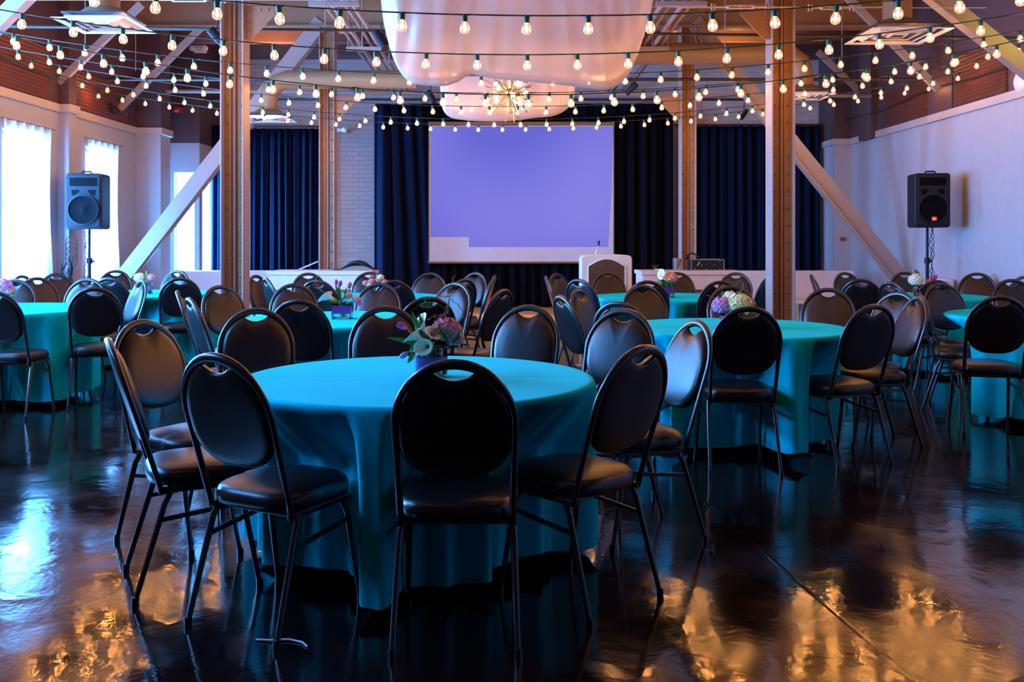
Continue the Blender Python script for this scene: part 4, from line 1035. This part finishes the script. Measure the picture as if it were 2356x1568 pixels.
def vase(par, square, r=.055, h=.11):
    if square:
        v = MB().box(-r, r, -r, -r + .004, 0, h).box(-r, r, r - .004, r, 0, h).box(-r, -r + .004, -r, r, 0, h).box(r - .004, r, -r, r, 0, h).box(-r, r, -r, r, 0, .01); v.obj('vase', M_vase, par)
        b = r + .0015; z0, z1 = h * .32, h * .80
        MB().box(-b, b, -b, -b + .001, z0, z1).box(-b, b, b - .001, b, z0, z1).box(-b, -b + .001, -b, b, z0, z1).box(b - .001, b, -b, b, z0, z1).obj('ribbon', M_rib, par)
    else:
        MB().lathe([(.002, .006), (r - .008, .008), (r, .012), (r, h), (r - .003, h), (r - .003, .014), (.002, .012)], 36, cap=False).obj('vase', M_vase, par, smooth=True)
        MB().lathe([(r + .0015, h * .26), (r + .0015, h * .70)], 36, cap=False).obj('ribbon', M_rib, par, smooth=True)
    s = MB(); rnd = random.Random(int(par.location.x * 100) % 97)
    for i in range(12):
        a, q = rnd.random() * 6.28, rnd.random() * .7 * r; s.tube([(q * math.cos(a + 2), q * math.sin(a + 2), .012), (q * math.cos(a), q * math.sin(a), h + .02)], .0032, 5)
    s.obj('stems', M_leaf, par, smooth=True)
ZF = .765
def arrangement(px, Y, label): return thing('flower_arrangement', label, 'flowers', (PX(px, Y), Y, ZF), 0, 'flower centrepieces')
# nearest: round vase, lilies, tulip, pink hydrangea, curly willow
a = arrangement(993, 4.10, 'nearest flower vase with white lilies, magenta tulip and pink hydrangea'); vase(a, False, .068, .125)
hydrangea((.062, 0, .195), .065, M_pink, 'hydrangea', a, 1); hydrangea((.105, .02, .155), .035, M_pink, 'hydrangea', a, 2, 36)
hydrangea((.048, .03, .232), .028, M_purp, 'hydrangea', a, 12, 30)
lily((-.02, -.02, .150), (-1, -.35, .55), .095, a); lily((-.005, -.03, .13), (-.25, -1, .15), .085, a); lily((.0, -.03, .165), (.25, -.7, .45), .085, a); lily((-.02, 0, .175), (-.55, -.2, 1), .085, a)
tulip((-.105, 0, .205), (-1, 0, .45), .052, a); tulip((-.10, -.02, .105), (-1, -.2, -.7), .042, a, M_lav)
leaf((-.03, 0, .12), (-.19, 0, .165), .010, a, .01); leaf((-.02, 0, .13), (-.085, 0, .275), .014, a, 0); leaf((-.01, 0, .13), (-.055, .01, .27), .012, a, 0); leaf((-.02, -.02, .15), (-.10, -.02, .06), .020, a, .01)
leaf((.03, -.06, .22), (.088, -.075, .115), .009, a, .02); leaf((.09, -.04, .15), (.115, -.03, .20), .018, a, .0); leaf((-.03, -.05, .15), (-.09, -.05, .115), .02, a, .0); leaf((.0, -.02, .14), (.0, -.02, .22), .012, a, 0)
twig([(.03, 0, .17), (.045, 0, .26), (.075, 0, .31), (.065, 0, .36), (.10, 0, .43)], .0028, a); twig([(.07, 0, .20), (.062, 0, .26), (.078, 0, .32), (.075, 0, .38), (.12, 0, .40)], .0032, a)
twig([(.078, 0, .34), (.03, 0, .345), (-.02, 0, .33), (-.045, 0, .30)], .0022, a); twig([(.08, 0, .33), (.12, 0, .30), (.145, 0, .24), (.13, 0, .15)], .002, a); twig([(-.02, 0, .24), (.02, 0, .26), (.055, 0, .265)], .0022, a)
# right middle: square vase, hydrangeas
a = arrangement(1682, 6.35, 'pink, lime and lavender hydrangea centrepiece on right middle table'); vase(a, True, .06, .10)
hydrangea((.045, -.02, .155), .085, M_lime, 'hydrangea', a, 4, 110); hydrangea((-.06, 0, .145), .068, M_lav, 'hydrangea', a, 5, 80); hydrangea((.0, .03, .205), .045, M_lily, 'hydrangea', a, 6, 44); hydrangea((-.02, .04, .19), .04, M_lav, 'hydrangea', a, 7, 40)
hydrangea((.13, .02, .165), .035, M_pink, 'hydrangea', a, 8, 36); leaf((.10, -.03, .13), (.19, -.02, .10), .03, a, .01); leaf((-.03, .05, .16), (-.05, .05, .24), .02, a, .01)
twig([(.02, 0, .21), (.07, 0, .25), (.085, 0, .28), (.06, 0, .32)], .003, a); twig([(-.08, 0, .18), (-.12, 0, .20), (-.16, 0, .22)], .003, a)
# left middle: square vase, tulips + lily
a = arrangement(788, 7.1, 'square vase of magenta tulips and cream lily on left middle table'); vase(a, True, .068, .125)
lily((-.03, -.02, .13), (-1, -.2, .5), .13, a); tulip((-.045, 0, .245), (-.1, 0, 1), .05, a); tulip((-.02, .01, .235), (.1, 0, 1), .05, a); tulip((.045, 0, .22), (.25, 0, 1), .055, a)
hydrangea((.05, -.02, .17), .03, M_pink, 'blossom', a, 9, 26); hydrangea((.11, -.02, .14), .035, M_pink, 'blossom', a, 10, 30); hydrangea((.13, -.01, .115), .028, M_lav, 'blossom', a, 14, 26)
leaf((-.03, -.03, .12), (-.12, -.04, .165), .02, a, 0); leaf((.0, -.04, .13), (.085, -.04, .17), .022, a, .01); leaf((-.01, 0, .12), (-.03, 0, .25), .012, a, 0); leaf((.02, 0, .12), (.03, 0, .23), .012, a, 0); leaf((.0, 0, .12), (-.055, 0, .25), .010, a, 0)
twig([(-.05, 0, .15), (-.11, 0, .17), (-.17, 0, .22), (-.20, 0, .28), (-.17, 0, .36)], .002, a); twig([(.03, 0, .2), (.08, 0, .24), (.13, 0, .22)], .002, a)
# podium side table: round short vase
a = arrangement(1537, 9.7, 'yellow lilies and pink hydrangea in purple banded vase before the right counter'); vase(a, True, .055, .13)
hydrangea((.035, -.01, .195), .065, M_pink, 'hydrangea', a, 15, 70); lily((-.03, -.01, .17), (-.7, -.5, .8), .11, a); lily((-.02, -.02, .16), (-.1, -.8, .6), .10, a, M_lime); lily((-.05, .0, .15), (-1, -.2, .2), .09, a)
tulip((-.01, 0, .22), (-.1, 0, 1), .05, a, M_lime); leaf((.0, -.03, .22), (.04, -.06, .05), .008, a, .01); leaf((-.03, 0, .15), (-.09, 0, .20), .02, a, 0); leaf((.01, 0, .15), (.0, 0, .25), .014, a, 0)
a = arrangement(862, 9.8, 'small pink and lime blossoms peeking over a dark chair at stage side'); vase(a, True, .055, .10)
for i, (x, z, mm) in enumerate(((-.09, .14, M_pink), (-.03, .16, M_pink), (.04, .17, M_pink), (.10, .15, M_pink), (-.05, .125, M_lime), (.06, .20, M_lime))): hydrangea((x, 0, z), .036, mm, 'blossom', a, 20 + i, 30)
leaf((.0, 0, .12), (.02, 0, .24), .014, a, 0); leaf((-.02, 0, .12), (-.10, 0, .13), .014, a, 0)
a = arrangement(6, 8.1, 'pink hydrangea vase at left edge of photo'); vase(a, True, .06, .11)
hydrangea((.0, 0, .19), .075, M_lav, 'hydrangea', a, 30, 70); hydrangea((.05, 0, .15), .05, M_pink, 'hydrangea', a, 31, 44); leaf((.04, 0, .12), (.12, 0, .14), .03, a, 0)
a = arrangement(336, 10.4, 'white and pink flowers on far left table behind the brilliant chair'); vase(a, True, .055, .11)
hydrangea((-.07, 0, .17), .06, M_lily, 'hydrangea', a, 33, 50); hydrangea((.06, 0, .17), .05, M_pink, 'hydrangea', a, 34, 44); leaf((.0, 0, .12), (.0, 0, .25), .02, a, 0); leaf((.0, 0, .13), (-.12, 0, .2), .02, a, 0)
a = arrangement(2128, 9.85, 'white hydrangea and magenta blossoms on the far right table'); vase(a, True, .055, .11)
hydrangea((-.09, 0, .17), .075, M_lily, 'hydrangea', a, 36, 60); hydrangea((.09, 0, .19), .035, M_purp, 'blossom', a, 37, 30); hydrangea((.05, 0, .15), .04, M_pink, 'blossom', a, 38, 30); leaf((-.05, 0, .2), (-.11, 0, .28), .02, a, 0); leaf((.05, 0, .15), (.13, 0, .22), .016, a, 0)

# small scrap on the floor
tag(MB().tube([(-.96, 3.22, .004), (-.90, 3.21, .006), (-.85, 3.22, .005), (-.80, 3.20, .004), (-.775, 3.165, .004)], .0035, 6).obj('plastic_scrap', M_sw, smooth=True), 'tiny white plastic scrap on the floor behind left front chair', 'litter')
for o in scn.objects:
    if o.name.startswith('plastic_scrap'): o.location = (PX(640, 3.2) + .88, 0.0, 0); o.location.y = 0
# ------------------------------------------------------------------ lights
def area(name, loc, rot, size, energy, color, sy=None, spread=180):
    l = bpy.data.lights.new(name, 'AREA'); l.energy = energy; l.color = color; l.size = size
    if sy: l.shape = 'RECTANGLE'; l.size_y = sy
    l.spread = math.radians(spread)
    o = bpy.data.objects.new(name, l); COL.objects.link(o); o.location = loc; o.rotation_euler = rot; return o
def spotl(name, loc, target, energy, color, ang=60, blend=.6, size=.08):
    l = bpy.data.lights.new(name, 'SPOT'); l.energy = energy; l.color = color; l.spot_size = math.radians(ang); l.spot_blend = blend; l.shadow_soft_size = size
    o = bpy.data.objects.new(name, l); COL.objects.link(o); o.location = loc
    o.rotation_euler = (Vector(target) - Vector(loc)).to_track_quat('-Z', 'Y').to_euler(); return o
# warm fill on the roof from added unseen spots, stage wash, green exit light high on the right wall
for x, y in ((-3.6, 10.9), (0, 10.0), (3.6, 10.9), (0, 13.9), (3.4, 14.4), (-3.6, 14.4), (2.2, 2.2), (-1.5, 1.0)):
    l = bpy.data.lights.new('roof_fill_light', 'SPOT'); l.energy = 420; l.color = (1, .44, .09); l.spot_size = 2.4; l.spot_blend = 1; l.shadow_soft_size = .1
    o = bpy.data.objects.new('roof_fill_light', l); COL.objects.link(o); o.location = (x, y, 3.7); o.rotation_euler = (PI, 0, 0)
spotl('stage_wash', (.3, 12.6, 3.4), (-.2, 12.6, 0), 420, (1, .62, .28), 62)
spotl('green_exit_light', (5.3, 7.6, 3.5), (4.6, 9.3, 3.0), 26, (.25, 1, .15), 70)

wd = bpy.data.worlds.new('World'); scn.world = wd; wd.use_nodes = True
wd.node_tree.nodes['Background'].inputs[0].default_value = (.3, .5, 1, 1); wd.node_tree.nodes['Background'].inputs[1].default_value = .5

# ------------------------------------------------------------------ camera
cam = bpy.data.cameras.new('camera'); co = bpy.data.objects.new('camera', cam); COL.objects.link(co)
co.location = (0, 0, H); co.rotation_euler = (PI / 2, 0, 0)
cam.lens = F / 2356 * 36; cam.sensor_width = 36; cam.shift_x = (1178 - VX) / 2356; cam.shift_y = (VY - 784) / 2356
cam.clip_start = .05; cam.clip_end = 100
scn.camera = co
scn.view_settings.view_transform = 'Standard'; scn.view_settings.look = 'None'; scn.view_settings.gamma = 1; scn.view_settings.exposure = .08
scn.view_settings.use_curve_mapping = False
scn.cycles.use_denoising = True; scn.cycles.max_bounces = 8; scn.cycles.transparent_max_bounces = 24; scn.cycles.sample_clamp_indirect = 4
scn.cycles.use_light_tree = True; scn.cycles.caustics_reflective = False; scn.cycles.caustics_refractive = False
